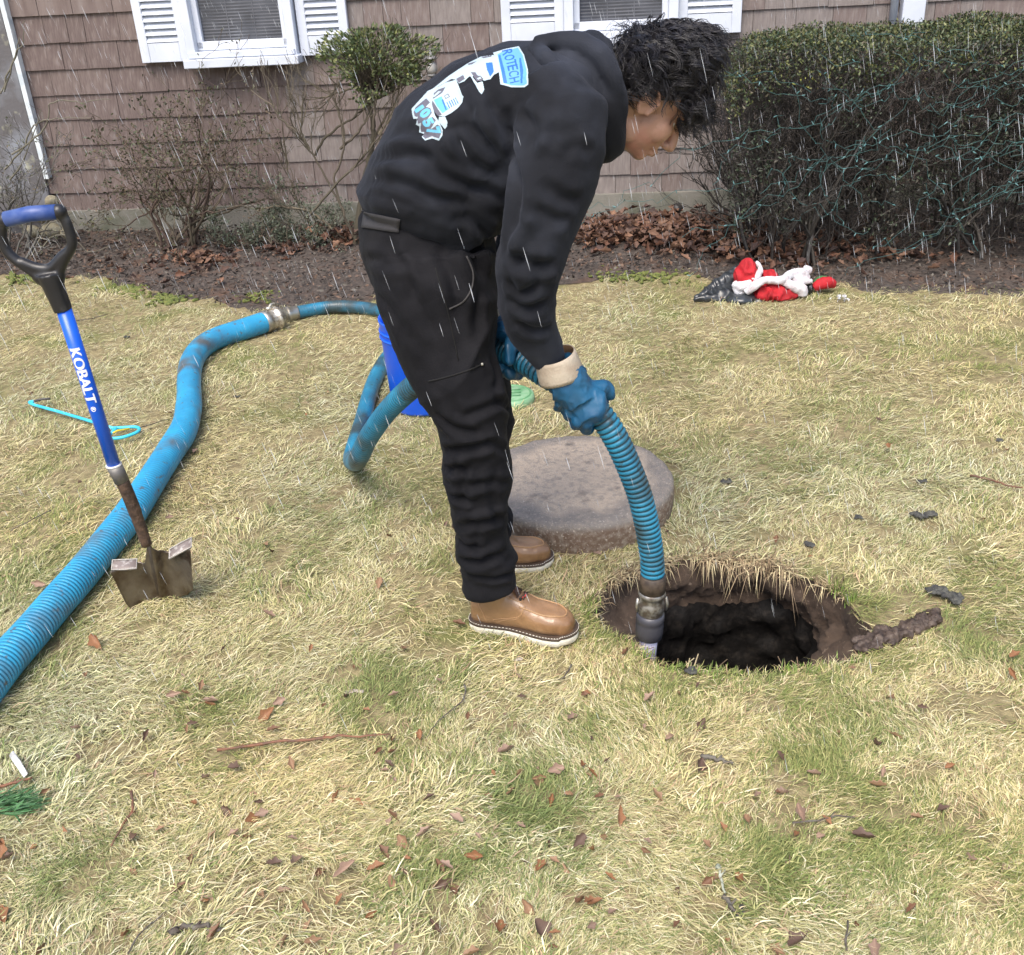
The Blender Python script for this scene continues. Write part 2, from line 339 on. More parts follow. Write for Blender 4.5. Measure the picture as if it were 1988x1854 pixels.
# small lantern ornament on the shingles
orn = mat('pewter', (.13, .13, .135), .6, (.25, .25, .25), 40, 4, metal=.3)
LX, LZ = 2.555, .98
lant = empty('wall_lantern', (WA[0]+wa[0]*LX+.0, WA[1]+wa[1]*LX-.05, LZ), (0, 0, WYAW), label='small weathered grey lantern ornament hanging on the shingles beside the topiary shrub', cat='lantern')
m = MB(); m.lathe([(.002, .095), (.012, .085), (.016, .07), (.040, .055), (.043, .045), (.030, .04)], n=12); m.build('cap', orn, lant)
m = MB(); m.lathe([(.022, .04), (.030, .015), (.030, -.01), (.020, -.04)], n=12); m.build('lantern_glass', mat('frosted_glass', (.45, .44, .42), .4), lant)
m = MB(); m.lathe([(.024, -.038), (.028, -.045), (.010, -.055), (.006, -.07)], n=12)
for s_ in (-1, 1): m.tube([(0, 0, -.06), (s_*.02, -.004, -.075), (s_*.04, -.004, -.065), (s_*.042, 0, -.05), (s_*.030, 0, -.05)], .004, 5); m.tube([(s_*.03, 0, .04), (s_*.036, 0, 0), (s_*.024, 0, -.04)], .003, 5)
m.build('scroll_bracket', orn, lant)

# ------------------------------------------------------------------ branches
def tubes_np(paths, n=4, name='branches', col=None, taper=None):
    """paths: list of (pts k x 3, radii k)"""
    V = []; Q = []; C = []; base = 0; a = np.arange(n)*2*math.pi/n; ca, sa = np.cos(a), np.sin(a)
    for j, (P, rr) in enumerate(paths):
        P = np.asarray(P, float); T = np.gradient(P, axis=0); T /= np.linalg.norm(T, axis=1)[:, None]+1e-9
        ref = np.array([.3, .9, .2]) if abs(T[0] @ np.array([.3, .9, .2])) < .8 else np.array([1., 0, 0])
        u = np.cross(T, ref); u /= np.linalg.norm(u, axis=1)[:, None]+1e-9; v = np.cross(T, u); rr = np.asarray(rr)[:, None, None]
        ring = P[:, None]+rr*(u[:, None]*ca[None, :, None]+v[:, None]*sa[None, :, None]); k = len(P)
        V.append(ring.reshape(-1, 3)); i = np.arange(k-1)[:, None]*n; kk = np.arange(n)[None]
        Q.append((np.stack([i+kk, i+(kk+1) % n, i+n+(kk+1) % n, i+n+kk], -1)+base).reshape(-1, 4)); base += k*n
        if col is not None: C.append(np.repeat(np.array(col[j])[None], k*n, 0))
    return fast(name, np.concatenate(V), np.concatenate(Q), col=np.concatenate(C) if col is not None else None)
def grow(paths, tips, p, d, L, r, lev, spread=.7, kids=(3, 4), wig=.25, up=.15, minr=.0013, shrink=.68):
    k = 6; P = [np.array(p)]; dd = np.array(d, float); dd /= np.linalg.norm(dd); ds = []
    for i in range(k):
        dd = dd+RNG.normal(0, wig, 3)*.5+np.array([0, 0, up*.3]); dd /= np.linalg.norm(dd); P.append(P[-1]+dd*L/k); ds.append(dd)
    rr = np.linspace(r, max(minr, r*.6), k+1); paths.append((np.array(P), rr))
    if lev == 0: tips.append((P[-1], dd)); tips.append((P[-3], ds[-3])); return
    for j in range(RNG.integers(kids[0], kids[1]+1)):
        i = RNG.integers(2, k+1) if j else k
        nd = ds[min(i, k-1)]+RNG.normal(0, spread, 3)
        grow(paths, tips, P[i], nd, L*shrink*RNG.uniform(.7, 1.2), max(minr, rr[i]*.72), lev-1, spread, kids, wig, up, minr, shrink)
def leaves_np(P, D, L, Wd, name, C, curl=.25):
    """six-vertex folded leaves: centre line plus two sides"""
    n = len(P); P = np.asarray(P, float); D = np.asarray(D, float); D /= np.linalg.norm(D, axis=1)[:, None]+1e-9
    s = np.cross(D, RNG.normal(0, 1, (n, 3))); s /= np.linalg.norm(s, axis=1)[:, None]+1e-9; nrm = np.cross(D, s)
    L = np.asarray(L)[:, None]*np.ones((n, 1)); Wd = np.asarray(Wd)[:, None]*np.ones((n, 1))
    v0 = P; v1 = P+D*L*.45+s*Wd/2+nrm*Wd*curl; v2 = P+D*L*.45-s*Wd/2+nrm*Wd*curl; v3 = P+D*L+nrm*L*.12; vm = P+D*L*.5
    V = np.stack([v0, v1, vm, v2, v3], 1).reshape(-1, 3); b = np.arange(n)[:, None]*5
    T = np.concatenate([b+np.array([0, 1, 2]), b+np.array([0, 2, 3]), b+np.array([1, 4, 2]), b+np.array([2, 4, 3])])
    return fast(name, V, None, T, col=np.repeat(C, 5, 0))
def pal(n, cols, jit=.15):
    c = np.array(cols)[RNG.integers(0, len(cols), n)]; return c*RNG.uniform(1-jit, 1+jit, (n, 1))
bark_m = mat('bark', (.10, .08, .06), .85, (.17, .15, .12), 30, 4, attr='col', lo=.7, hi=1.2)
leaf_m = mat('leaf', (.1, .12, .04), .5, attr='col')
leaf_m.node_tree.nodes['Principled BSDF'].inputs['Specular IOR Level'].default_value = .4

def W3(px, py, off=.35):
    """the point seen there on an upright plane `off` metres in front of the house wall"""
    d = ray(px, py); nrm = np.array([-wa[1], wa[0], 0]); t = ((WA-nrm*off-_C) @ nrm)/(d @ nrm); return _C+d*t

BROWN = [(.10, .085, .06), (.14, .12, .085), (.08, .065, .05)]
def shrub(name, label, stems, lev, Lr, rad, lf=None, spread=.5, group=None, wig=.25, kids=(2, 4), up=.15, colset=BROWN, shrink=.68):
    e = empty(name, stems[0][0], label=label, cat='shrub', group=group); paths = []; tips = []
    o3 = np.array(stems[0][0])
    for p, tip in stems:
        p = np.array(p); tip = np.array(tip); d = tip-p; grow(paths, tips, p-o3, d, np.linalg.norm(d)*Lr, rad*RNG.uniform(.7, 1.1), lev, spread, kids, wig, up, shrink=shrink)
    me = tubes_np(paths, 5, 'stem', col=pal(len(paths), colset, .25)); link('stem', me, bark_m, e)
    if lf:
        T = [(t, d) for t, d in tips if RNG.random() < lf['p']]; P = []; D = []
        for t, d in T:
            for _ in range(lf['n']): P.append(t+RNG.normal(0, lf['s'], 3)); D.append(d+RNG.normal(0, .8, 3))
        n = len(P)
        if n: link('foliage', leaves_np(P, D, RNG.uniform(.6, 1.2, n)*lf['L'], RNG.uniform(.8, 1.2, n)*lf['L']*.42, 'foliage', pal(n, lf['c'], .3)), leaf_m, e)
    return e
OL = [(.075, .085, .035), (.10, .10, .05), (.06, .08, .04), (.13, .10, .06)]
# bare shrub at the left edge
shrub('bare_shrub', 'bare grey twiggy shrub at the left edge behind the shovel handle', [(W3(20, 500, .45), W3(10, 330, .4)), (W3(30, 500, .5), W3(75, 330, .4)), (W3(0, 500, .5), W3(-40, 340, .4)), (W3(45, 500, .45), W3(110, 300, .3)), (W3(50, 505, .6), W3(120, 420, .7)), (W3(10, 490, .45), W3(30, 250, .4)), (W3(-30, 500, .45), W3(-20, 350, .4)), (W3(60, 500, .45), W3(82, 380, .4))], 4, .55, .009, dict(p=.2, n=2, s=.01, L=.02, c=OL), .42, wig=.3, colset=[(.10, .095, .085), (.15, .145, .13), (.07, .06, .055)])
# long reaching twigs from it
m = []
for pts in ([(25, 300), (70, 265), (95, 230), (98, 200), (135, 195), (170, 198), (215, 190)], [(10, 330), (45, 290), (60, 250), (85, 235), (120, 230), (180, 228)], [(60, 505), (110, 455), (150, 470), (175, 490), (215, 475)], [(60, 500), (90, 440), (120, 425), (145, 410)], [(0, 180), (25, 120), (45, 80), (48, 40)], [(8, 180), (30, 110), (38, 70)], [(20, 350), (50, 300), (80, 210)]):
    P = np.array(crv([W3(a, b, .55) for a, b in pts], 4)); m.append((P+RNG.normal(0, .004, P.shape), np.linspace(.006, .002, len(P))))
tag(link('reaching_branch', tubes_np(m, 5, 'reaching_branch', col=[(.13, .12, .09)]*len(m)), bark_m), label='long bare crooked branches reaching right across the shingles from the left shrub', cat='branch')
# middle sparse shrub
st = [(W3(350+random.uniform(-25, 35), 492, .45), W3(a, b, .4)) for a, b in [(215, 330), (240, 300), (285, 250), (320, 280), (330, 200), (375, 230), (400, 280), (420, 220), (470, 290), (455, 330), (330, 400), (300, 380), (520, 280), (360, 300), (400, 400)]]
shrub('sparse_shrub', 'sparse half-bare shrub with small olive leaves under the left window', st, 4, .70, .011, dict(p=.55, n=4, s=.020, L=.026, c=[(.055, .062, .028), (.07, .07, .035), (.045, .055, .03), (.09, .065, .04)]), .55, wig=.42, kids=(2, 3), up=.12, colset=[(.075, .058, .040), (.11, .09, .06), (.07, .045, .035)])
st = [(W3(480+random.uniform(-60, 120), 500, .5), W3(a, b, .45)) for a, b in [(430, 440), (480, 420), (520, 430), (560, 410), (600, 440), (640, 430), (680, 420), (550, 460), (500, 460), (440, 470), (610, 400), (660, 390)]]
shrub('low_shrub', 'low grey-green twiggy shrub between the sparse shrub and the topiary stem', st, 3, .6, .005, dict(p=.8, n=6, s=.02, L=.024, c=[(.075, .09, .06), (.10, .12, .085), (.06, .07, .045)]), .55, wig=.3)
# topiary
e = empty('topiary_shrub', W3(700, 470, .5), label='topiary shrub with a rounded dark green leafy top on bare crooked stems', cat='shrub'); o3 = np.array(e.location)
paths = []; tips = []
def pathpx(pts, r0, r1, off=.5): 
    P = np.array(crv([W3(a, b, off) for a, b in pts], 6))-o3; return (P+RNG.normal(0, .003, P.shape), np.linspace(r0, r1, len(P)))
trunk = pathpx([(690, 480), (700, 400), (713, 330), (722, 280), (724, 235), (712, 190), (706, 140)], .022, .012); paths.append(trunk)
for pts in ([(724, 250), (730, 200), (735, 150)], [(722, 275), (745, 235), (770, 190), (775, 140)], [(716, 200), (745, 185), (770, 175), (792, 155), (800, 150)], [(712, 190), (690, 170), (660, 180), (620, 190)], [(708, 160), (670, 150), (640, 190)], [(690, 470), (660, 400), (630, 340), (600, 290), (575, 255), (560, 225)], [(600, 290), (585, 250), (590, 190)], [(610, 300), (640, 260), (690, 225), (712, 200)], [(670, 420), (650, 350), (668, 290), (660, 230), (650, 190)], [(665, 480), (610, 440), (580, 400), (560, 330), (548, 250)], [(575, 255), (545, 230), (530, 205)], [(690, 480), (640, 440), (600, 410), (540, 400), (500, 410)], [(660, 290), (700, 250), (715, 220)], [(735, 260), (750, 240)], [(600, 420), (650, 360), (700, 310), (740, 262)]):
    P = pathpx(pts, .008, .004, .5+random.uniform(-.1, .1)); paths.append(P)
    for j in range(5):
        i = RNG.integers(len(P[0])//2, len(P[0])); grow(paths, tips, P[0][i], (P[0][i]-P[0][max(0, i-3)])+RNG.normal(0, .025, 3), .16, .0035, 2, .35, (2, 3), .2, .35)
link('trunk', tubes_np(paths, 6, 'trunk', col=pal(len(paths), [(.085, .07, .05), (.12, .10, .07), (.07, .06, .04)], .2)), bark_m, e)
cP = []; blobs = [(735, 112, 66, 44), (685, 112, 55, 32), (775, 105, 55, 34), (728, 155, 42, 26), (740, 78, 48, 22), (812, 92, 34, 16), (645, 100, 30, 17), (785, 140, 28, 18), (695, 82, 40, 18), (648, 76, 12, 12), (800, 150, 14, 12), (710, 185, 22, 14), (765, 70, 20, 14)]
for bx_, by_, rx, ry in blobs:
    c = W3(bx_, by_, .5)-o3; sx = rx/300; sz = ry/300; n = int(rx*ry*.50)
    for _ in range(n):
        v = RNG.normal(0, 1, 3); v /= np.linalg.norm(v); v *= RNG.uniform(.45, 1.08)**.5; cP.append(c+v*np.array([sx, .2, sz]))
cP = np.array(cP); keep = fbm(cP*13, 4, 2) > .44; cP = cP[keep]; n = len(cP)
D = cP-(W3(730, 160, .5)-o3)+RNG.normal(0, .12, (n, 3)); 
cc = pal(n, [(.085, .115, .04), (.12, .15, .05), (.055, .08, .03), (.17, .18, .065), (.07, .10, .05), (.10, .115, .055)], .3)
link('crown', leaves_np(cP, D, RNG.uniform(.018, .034, n), RNG.uniform(.010, .017, n), 'crown', cc), leaf_m, e)
tw = [(W3(735, 150, .5)-o3, None)]
paths = []
for i in RNG.integers(0, n, 260):
    a = cP[i]; b = (W3(725+random.uniform(-25, 25), 175, .5)-o3); mid = (a+b)/2+RNG.normal(0, .02, 3); paths.append((np.array([b, mid, a]), [.003, .002, .001]))
link('inner_twigs', tubes_np(paths, 3, 'inner_twigs', col=[(.06, .05, .035)]*len(paths)), bark_m, e)

# ------------------------------------------------------------------ hedge
def W4(px, py, off): return W3(px, py, off)
hx0 = W3(1405, 300, .9); hx1 = W3(2250, 300, .9); wn = np.array([-wa[1], wa[0], 0]); 
HO = WA-wn*0; 
def hl(s, off, z): return WA+wa*s-wn*off+np.array([0, 0, z])           # along wall, in front of the wall, height
S0 = (hx0-WA) @ wa; S1 = (hx1-WA) @ wa
TOP = (W3(1700, 75, .9)[2])
hedge = empty('hedge', hl((S0+S1)/2, .8, 0), label='large dark clipped hedge with bare lower branches along the house wall at right', cat='hedge'); o3 = np.array(hedge.location)
paths = []; tips = []; cols = []
for i in range(46):
    s = S0+.18+(S1-S0-.2)*RNG.random(); off = RNG.uniform(.35, 1.15)
    if RNG.random() < .35: s = S0+RNG.uniform(.22, .55)
    b = hl(s, off, 0)-o3; d = np.array([RNG.normal(-.1, .25), RNG.normal(0, .2), 1]); grow(paths, tips, b, d, TOP*.5, RNG.uniform(.008, .015), 4, .38, (3, 4), .22, .2, shrink=.6)
for i in range(6800):                       # outer twig skin of the hedge
    s = RNG.uniform(S0+.02, S1); off = 1.2-RNG.random()**2*.9 if RNG.random() < .75 else RNG.uniform(.2, 1.2); z = TOP*RNG.uniform(.10, .97)
    if z < TOP*.42 and RNG.random() < .25: z = TOP*RNG.uniform(.4, .95)
    p = hl(s, off, z)-o3; d = np.array([RNG.normal(0, .6), RNG.normal(-.25, .5), abs(RNG.normal(.5, .6))]); grow(paths, tips, p, d, RNG.uniform(.06, .16), .0022, 1 if i % 2 else 0, .6, (1, 2), .3, .2)
paths = [(P, r_) for P, r_ in paths if P[:, 2].max()+o3[2] < TOP+.02]
cols = pal(len(paths), [(.030, .025, .022), (.045, .038, .032), (.065, .058, .050), (.022, .019, .018), (.055, .052, .050)], .3)
link('branches', tubes_np(paths, 3, 'branches', col=cols), bark_m, hedge)
n = 34000; s = RNG.uniform(S0-.02, S1, n); off = RNG.uniform(.1, 1.28, n); und = fbm(np.c_[s*2.5, off*3], 4, 2); z = TOP+.015+(und-.5)*.10-np.abs(RNG.normal(0, .05, n))-.13*np.clip((off-1.12)/.16, 0, 1)**2-.22*np.clip((S0+.22-s)/.25, 0, 1)**1.5
P = WA[None]+wa[None]*s[:, None]-wn[None]*off[:, None]+np.c_[np.zeros(n), np.zeros(n), z]-o3
cc = pal(n, [(.062, .082, .032), (.09, .11, .04), (.040, .055, .026), (.13, .135, .05), (.08, .07, .04), (.05, .08, .055)], .35)
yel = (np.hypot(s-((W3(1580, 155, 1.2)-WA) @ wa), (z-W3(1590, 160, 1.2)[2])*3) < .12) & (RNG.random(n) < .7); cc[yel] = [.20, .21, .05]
D = np.c_[RNG.normal(0, .6, n), RNG.normal(-.2, .6, n), RNG.uniform(0, 1, n)]
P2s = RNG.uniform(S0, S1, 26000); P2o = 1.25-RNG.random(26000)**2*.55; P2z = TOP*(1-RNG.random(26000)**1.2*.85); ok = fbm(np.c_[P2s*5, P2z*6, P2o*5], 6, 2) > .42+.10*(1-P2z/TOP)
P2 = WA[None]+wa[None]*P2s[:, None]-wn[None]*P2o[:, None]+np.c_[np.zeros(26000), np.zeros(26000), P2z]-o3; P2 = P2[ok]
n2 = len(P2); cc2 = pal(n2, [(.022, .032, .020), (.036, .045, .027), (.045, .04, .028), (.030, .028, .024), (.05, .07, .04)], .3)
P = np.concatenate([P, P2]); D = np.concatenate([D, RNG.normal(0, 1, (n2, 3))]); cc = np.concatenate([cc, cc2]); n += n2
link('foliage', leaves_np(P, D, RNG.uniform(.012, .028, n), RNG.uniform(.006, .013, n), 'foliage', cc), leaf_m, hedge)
# teal string lights on the hedge
teal_m = mat('teal_wire', (.045, .125, .12), .6, (.03, .08, .08), 30, 3)
bulb_m = mat('teal_bulb', (.10, .22, .23), .4)
sl_ = empty('string_lights', hl(S0+1, 1.3, .5), label='net of teal wired string lights draped over the front of the hedge', cat='string lights'); o4 = np.array(sl_.location)
paths = []; bm_ = MB(); bulbs = []
for i in range(90):
    s = S0+.10+(S1-S0)*RNG.random()**.8; z = TOP*RNG.uniform(.45, 1.0); P = []; dx = RNG.choice([-1, 1])*RNG.uniform(.02, .04); dz = RNG.uniform(-.03, .015)
    for k in range(RNG.integers(10, 26)):
        s += dx+RNG.normal(0, .02); z += dz+RNG.normal(0, .022); z = min(z, TOP+.03); P.append(hl(s, 1.27+RNG.normal(0, .012)-(.25 if z > TOP-.02 else 0), z)-o4)
        if k % 5 == 1: bulbs.append(P[-1])
    paths.append((np.array(P), [.0013]*len(P)))
link('wire', tubes_np(paths, 4, 'wire'), teal_m, sl_)
n = len(bulbs); bm2 = []
for b in bulbs: d = RNG.normal(0, 1, 3); d /= np.linalg.norm(d); bm2.append((np.array([b, b+d*.009, b+d*.02]), [.002, .0032, .001]))
tag(link('bulb', tubes_np(bm2, 5, 'bulb'), bulb_m, sl_), kind='stuff')

# ------------------------------------------------------------------ leaf litter
litter_m = mat('dead_leaf', (.2, .1, .05), .75, attr='col')
LC = [(.115, .052, .030), (.145, .075, .045), (.075, .038, .026), (.19, .105, .065), (.055, .030, .024), (.105, .060, .042)]
def leaf_shape(n=9):
    """one lobed dead leaf, curled; length 1"""
    k = 15; t = np.linspace(0, 1, k); w = .30*np.sin(math.pi*t**.8)*(1+.22*np.sin(t*(13+random.random()*8)+random.random()*3)); out = []
    cu = random.uniform(.1, .5); tw_ = random.uniform(-.5, .5); V = []; Fc = []
    for i in range(k):
        z = cu*(t[i]-.5)**2*1.2
        for j, s_ in enumerate((-1, -.5, 0, .5, 1)): V.append((t[i]-.5, w[i]*s_, z+abs(s_)**1.5*w[i]*(.5+cu)+tw_*s_*w[i]*(t[i]-.5)))
    for i in range(k-1):
        for j in range(4): Fc.append((i*5+j, (i+1)*5+j, (i+1)*5+j+1, i*5+j+1))
    return V, Fc
shapes = [leaf_shape() for _ in range(6)]
def litter(name, regions, label, sz=(.035, .075)):
    V = []; Q = []; C = []; b = 0
    for (px, py, rx, ry, n, h) in regions:
        for _ in range(n):
            a, bb = RNG.normal(0, .45), RNG.normal(0, .45); p = G(px+a*rx, py+bb*ry, .05)
            if p[1] > wall_y(p[0])-.04: p[1] = wall_y(p[0])-.04-abs(RNG.normal(0, .1))
            sv, sf = shapes[RNG.integers(0, 6)]; s = RNG.uniform(*sz); rot = np.array(Matrix.Rotation(RNG.uniform(0, 6.28), 3, 'Z') @ Matrix.Rotation(RNG.normal(0, .55), 3, 'X') @ Matrix.Rotation(RNG.normal(0, .45), 3, 'Y'))
            vv = (np.array(sv)*s) @ rot.T+np.array([p[0], p[1], .035+RNG.random()*h]); V.append(vv); Q.append(np.array(sf)+b); b += len(vv); C.append(np.repeat(np.array([LC[RNG.integers(0, 6)]])*RNG.uniform(.7, 1.2), len(vv), 0))
    o = link(name, fast(name, np.concatenate(V), np.concatenate(Q), col=np.concatenate(C)), litter_m); return tag(o, label=label, cat='leaves', kind='stuff')
litter('leaf_litter', [(1180, 455, 110, 30, 620, .07), (1300, 455, 110, 35, 700, .09), (1420, 470, 110, 35, 600, .08), (1540, 480, 130, 40, 300, .05), (1700, 490, 200, 30, 90, .03), (665, 468, 60, 16, 130, .10), (560, 480, 70, 18, 60, .03), (420, 495, 120, 25, 60, .02), (380, 500, 60, 14, 60, .03), (300, 520, 200, 30, 40, .01), (1050, 470, 60, 30, 60, .05)], 'heaped reddish-brown dead leaves in the bed along the house wall')

# ------------------------------------------------------------------ grass
def near_pit(x, y, s=1.0): return inpoly(x, y, (pit_s-PC)*s+PC)
LIDZ = .105
def circ(a, b, c):
    ax, ay = a; bx_, by_ = b; cx_, cy_ = c; d = 2*(ax*(by_-cy_)+bx_*(cy_-ay)+cx_*(ay-by_))
    ux = ((ax*ax+ay*ay)*(by_-cy_)+(bx_**2+by_**2)*(cy_-ay)+(cx_**2+cy_**2)*(ay-by_))/d; uy = ((ax*ax+ay*ay)*(cx_-bx_)+(bx_**2+by_**2)*(ax-cx_)+(cx_**2+cy_**2)*(bx_-ax))/d
    return np.array([ux, uy]), math.hypot(ax-ux, ay-uy)
LC_, LR_ = circ(G(1082, 844, LIDZ)[:2], G(1308, 938, LIDZ)[:2], G(1110, 1022, LIDZ)[:2])
green_spots = [(1300, 1340, .14), (1600, 1330, .10), (1050, 1560, .14), (800, 1700, .12), (1480, 1660, .14), (1750, 1620, .14), (400, 1380, .12), (150, 1700, .12), (1880, 1240, .12), (1640, 1165, .10), (1500, 1310, .16), (1400, 1305, .10), (1200, 1130, .07), (1300, 560, .25), (1160, 1220, .08), (1620, 1400, .14), (1720, 1290, .08), (1680, 1190, .06), (1560, 1500, .12), (850, 1100, .08), (560, 780, .1), (1540, 1380, .1), (300, 575, .12), (240, 560, .12), (1700, 1420, .1), (1250, 545, .2), (700, 1350, .12), (1900, 700, .2), (1300, 1120, .04), (1600, 1340, .1), (1150, 1420, .08), (1220, 1060, .05), (430, 1470, .08)]
GS = [(G(a, b)[:2], r_) for a, b, r_ in green_spots]
mud_spots = [(1940, 1380, .07), (1840, 1350, .06), (1540, 1560, .05), (300, 1330, .05), (250, 1460, .07), (1480, 1370, .05), (1080, 790, .10), (660, 950, .07), (1820, 1240, .04), (1560, 1620, .05), (450, 1790, .04), (480, 700, .04)]
MS = [(G(a, b)[:2], r_) for a, b, r_ in mud_spots]
def blades(name, n, xr, yfun, Lr, Wr, seedo, density_keep=None, tilt=(.10, .55), dirfun=None, cols=None, posfn=None, zoff=0., sag=.5):
    x, y = posfn(n) if posfn else None
    m_ = ~near_pit(x, y, 1.0) & (y < bed_y(x)+(noise(np.c_[x*9, y*9], 2)-.5)*.22+RNG.normal(0, .05, len(x))) & (np.hypot(x-LC_[0], y-LC_[1]) > LR_*.97)
    x = x[m_]; y = y[m_]; n = len(x)
    g = np.zeros(n); 
    for (c, r_) in GS: g = np.maximum(g, 1-np.hypot(x-c[0], (y-c[1]))/r_/1.3)
    mud = np.zeros(n)
    for (c, r_) in MS: mud = np.maximum(mud, 1-np.hypot(x-c[0], y-c[1])/r_)
    sp = fbm(np.c_[x*3.1, y*3.1], 21, 3)+ .5*(fbm(np.c_[x*13, y*13], 31, 2)-.5)
    thin = fbm(np.c_[x*11, y*11], 41, 3)
    keep = (RNG.random(n) < np.clip(1.15-1.3*np.clip(thin-.58, 0, 1)*7, .12, 1)) & (RNG.random(n) > np.clip(mud*1.6, 0, .85))
    x, y, g, sp = x[keep], y[keep], g[keep], sp[keep]; n = len(x)
    green = np.clip((sp-.52)*4, 0, .75)*.60+np.clip(g, 0, 1)*.75+.17
    isg = RNG.random(n) < green
    st = np.array([(.51, .465, .235), (.59, .55, .31), (.42, .395, .19), (.66, .625, .42), (.30, .24, .13), (.53, .45, .28), (.40, .28, .18)]); gr = np.array([(.16, .205, .06), (.22, .25, .085), (.30, .30, .12), (.12, .155, .05)])
    col = st[RNG.choice(7, n, p=[.24, .2, .16, .14, .1, .1, .06])]; col2 = gr[RNG.integers(0, 4, n)]; col = np.where(isg[:, None], col2, col)
    warm = fbm(np.c_[x*1.7, y*1.7], 61, 2)[:, None]; col = col*(1+(warm-.5)*np.array([.30, .10, -.1])); col *= RNG.uniform(.8, 1.12, (n, 1))
    a = (fbm(np.c_[x*4.5, y*4.5], 51, 3)-.5)*5.5+.35+RNG.normal(0, .62, n)
    a = np.where(RNG.random(n) < .12, a+math.pi, a)
    if dirfun is not None: a = dirfun(x, y, a)
    L = RNG.uniform(*Lr, n)*np.where(isg, .8, 1); Wd = RNG.uniform(*Wr, n); el = np.where(isg, RNG.uniform(tilt[0]+.1, tilt[1]+.35, n), RNG.uniform(*tilt, n))
    hd = np.stack([np.cos(a), np.sin(a), np.zeros(n)], -1); sd_ = np.stack([-np.sin(a), np.cos(a), np.zeros(n)], -1)
    sd_ = sd_+np.array([0, 0, 1])*RNG.normal(0, .3, n)[:, None]; b = np.stack([x, y, bump_z(x, y)+zoff+RNG.uniform(-.004, .006, n)], -1)
    up = np.array([0, 0, 1.])[None]; e_ = el[:, None]; bend = RNG.normal(0, .25, n)[:, None]
    p0 = b; p1 = b+hd*(L*np.cos(el)*.45)[:, None]+up*(L*np.sin(el)*.55)[:, None]; p2 = b+(hd+sd_*bend)*(L*np.cos(el)*.95)[:, None]+up*(L*np.sin(el)*(1-sag)*.9)[:, None]
    p2[:, 2] = np.maximum(p2[:, 2], b[:, 2]+.003)
    w = Wd[:, None]/2*sd_
    V = np.stack([p0-w*.8, p0+w*.8, p1-w, p1+w, p2], 1).reshape(-1, 3); k = np.arange(n)[:, None]*5
    Q = k+np.array([0, 1, 3, 2]); T = k+np.array([2, 3, 4])
    return tag(link(name, fast(name, V, Q, T, np.repeat(col, 5, 0)), grass_m), label='straw-coloured matted winter grass with green patches', cat='grass', kind='stuff')
grass_m = mat('grass_blade', (.5, .45, .2), .6, attr='col'); grass_m.node_tree.nodes['Principled BSDF'].inputs['Specular IOR Level'].default_value = .3
def pos_main(n):
    u = RNG.random(n); y = 1.02*(6.0/1.02)**u; hw = .30+.62*y; x = RNG.uniform(-1, 1, n)*hw; return x, y
blades('lawn_grass', 560000, None, None, (.026, .060), (.0009, .0019), 1, posfn=pos_main, tilt=(.03, .42))
def pos_tall(n): x, y = pos_main(n*4); c = fbm(np.c_[x*6, y*6], 77, 2) > .6; return x[c][:n], y[c][:n]
blades('grass_tufts', 26000, None, None, (.05, .085), (.0018, .003), 2, posfn=pos_tall, tilt=(.2, .7))
# grass hanging over the rim of the pit
k = np.arange(len(pit_s)); n = 4600; t = RNG.random(n)*len(pit_s); i = t.astype(int); p = pit_s[i]+(pit_s[(i+1) % len(pit_s)]-pit_s[i])*(t-i)[:, None]
ind = PC-p; ind /= np.linalg.norm(ind, axis=1)[:, None]; far = np.clip((p[:, 1]-PC[1])*6+.3, 0, 1); p = p-ind*RNG.uniform(-.004, .03, n)[:, None]
ok = (RNG.random(n) < .45+.55*far) & (noise(np.c_[p*17], 5)+.35*(noise(p*50, 6)-.5) > .42); p, ind, far = p[ok], ind[ok], far[ok]; n = len(p); L = RNG.uniform(.030, .075, n)*(.6+.6*far)*(.6+.8*noise(p*22, 8)); z0 = bump_z(p[:, 0], p[:, 1])
h3 = np.c_[ind*RNG.uniform(.3, 1.3, n)[:, None]+RNG.normal(0, 1.1, (n, 2))+np.array([.45, 0]), np.zeros(n)]; up = np.array([0, 0, 1.])[None]; side = np.cross(h3, up); side /= np.linalg.norm(side, axis=1)[:, None]
L *= .55+.9*noise(p*9, 18); green = (far < .35) & (RNG.random(n) < .75); L = np.where(green, L*.7, L)
b = np.c_[p, z0]; Lc = L[:, None]
dn = np.where(green, .55, -.2)[:, None]; dn2 = np.where(green, 1.0, RNG.uniform(-1.15, .15, n))[:, None]; b[:, :2] += RNG.normal(0, .008, (n, 2))
p1 = b+h3*Lc*np.where(green, .1, .4)[:, None]+up*Lc*(.35+dn*.2); p2 = b+h3*Lc*np.where(green, .2, .55)[:, None]+up*Lc*dn2*.8; w = side*.0013
V = np.stack([b-w, b+w, p1-w, p1+w, p2], 1).reshape(-1, 3); kk = np.arange(n)[:, None]*5
col = np.where(green[:, None], pal(n, [(.13, .20, .04), (.20, .28, .06), (.10, .15, .035)], .2), pal(n, [(.42, .34, .20), (.32, .24, .14), (.22, .16, .095), (.52, .44, .26), (.16, .115, .07)], .25))
tag(link('rim_grass', fast('rim_grass', V, kk+np.array([0, 1, 3, 2]), kk+np.array([2, 3, 4]), np.repeat(col, 5, 0)), grass_m), label='long grass hanging over the rim of the dug pit', cat='grass', kind='stuff')
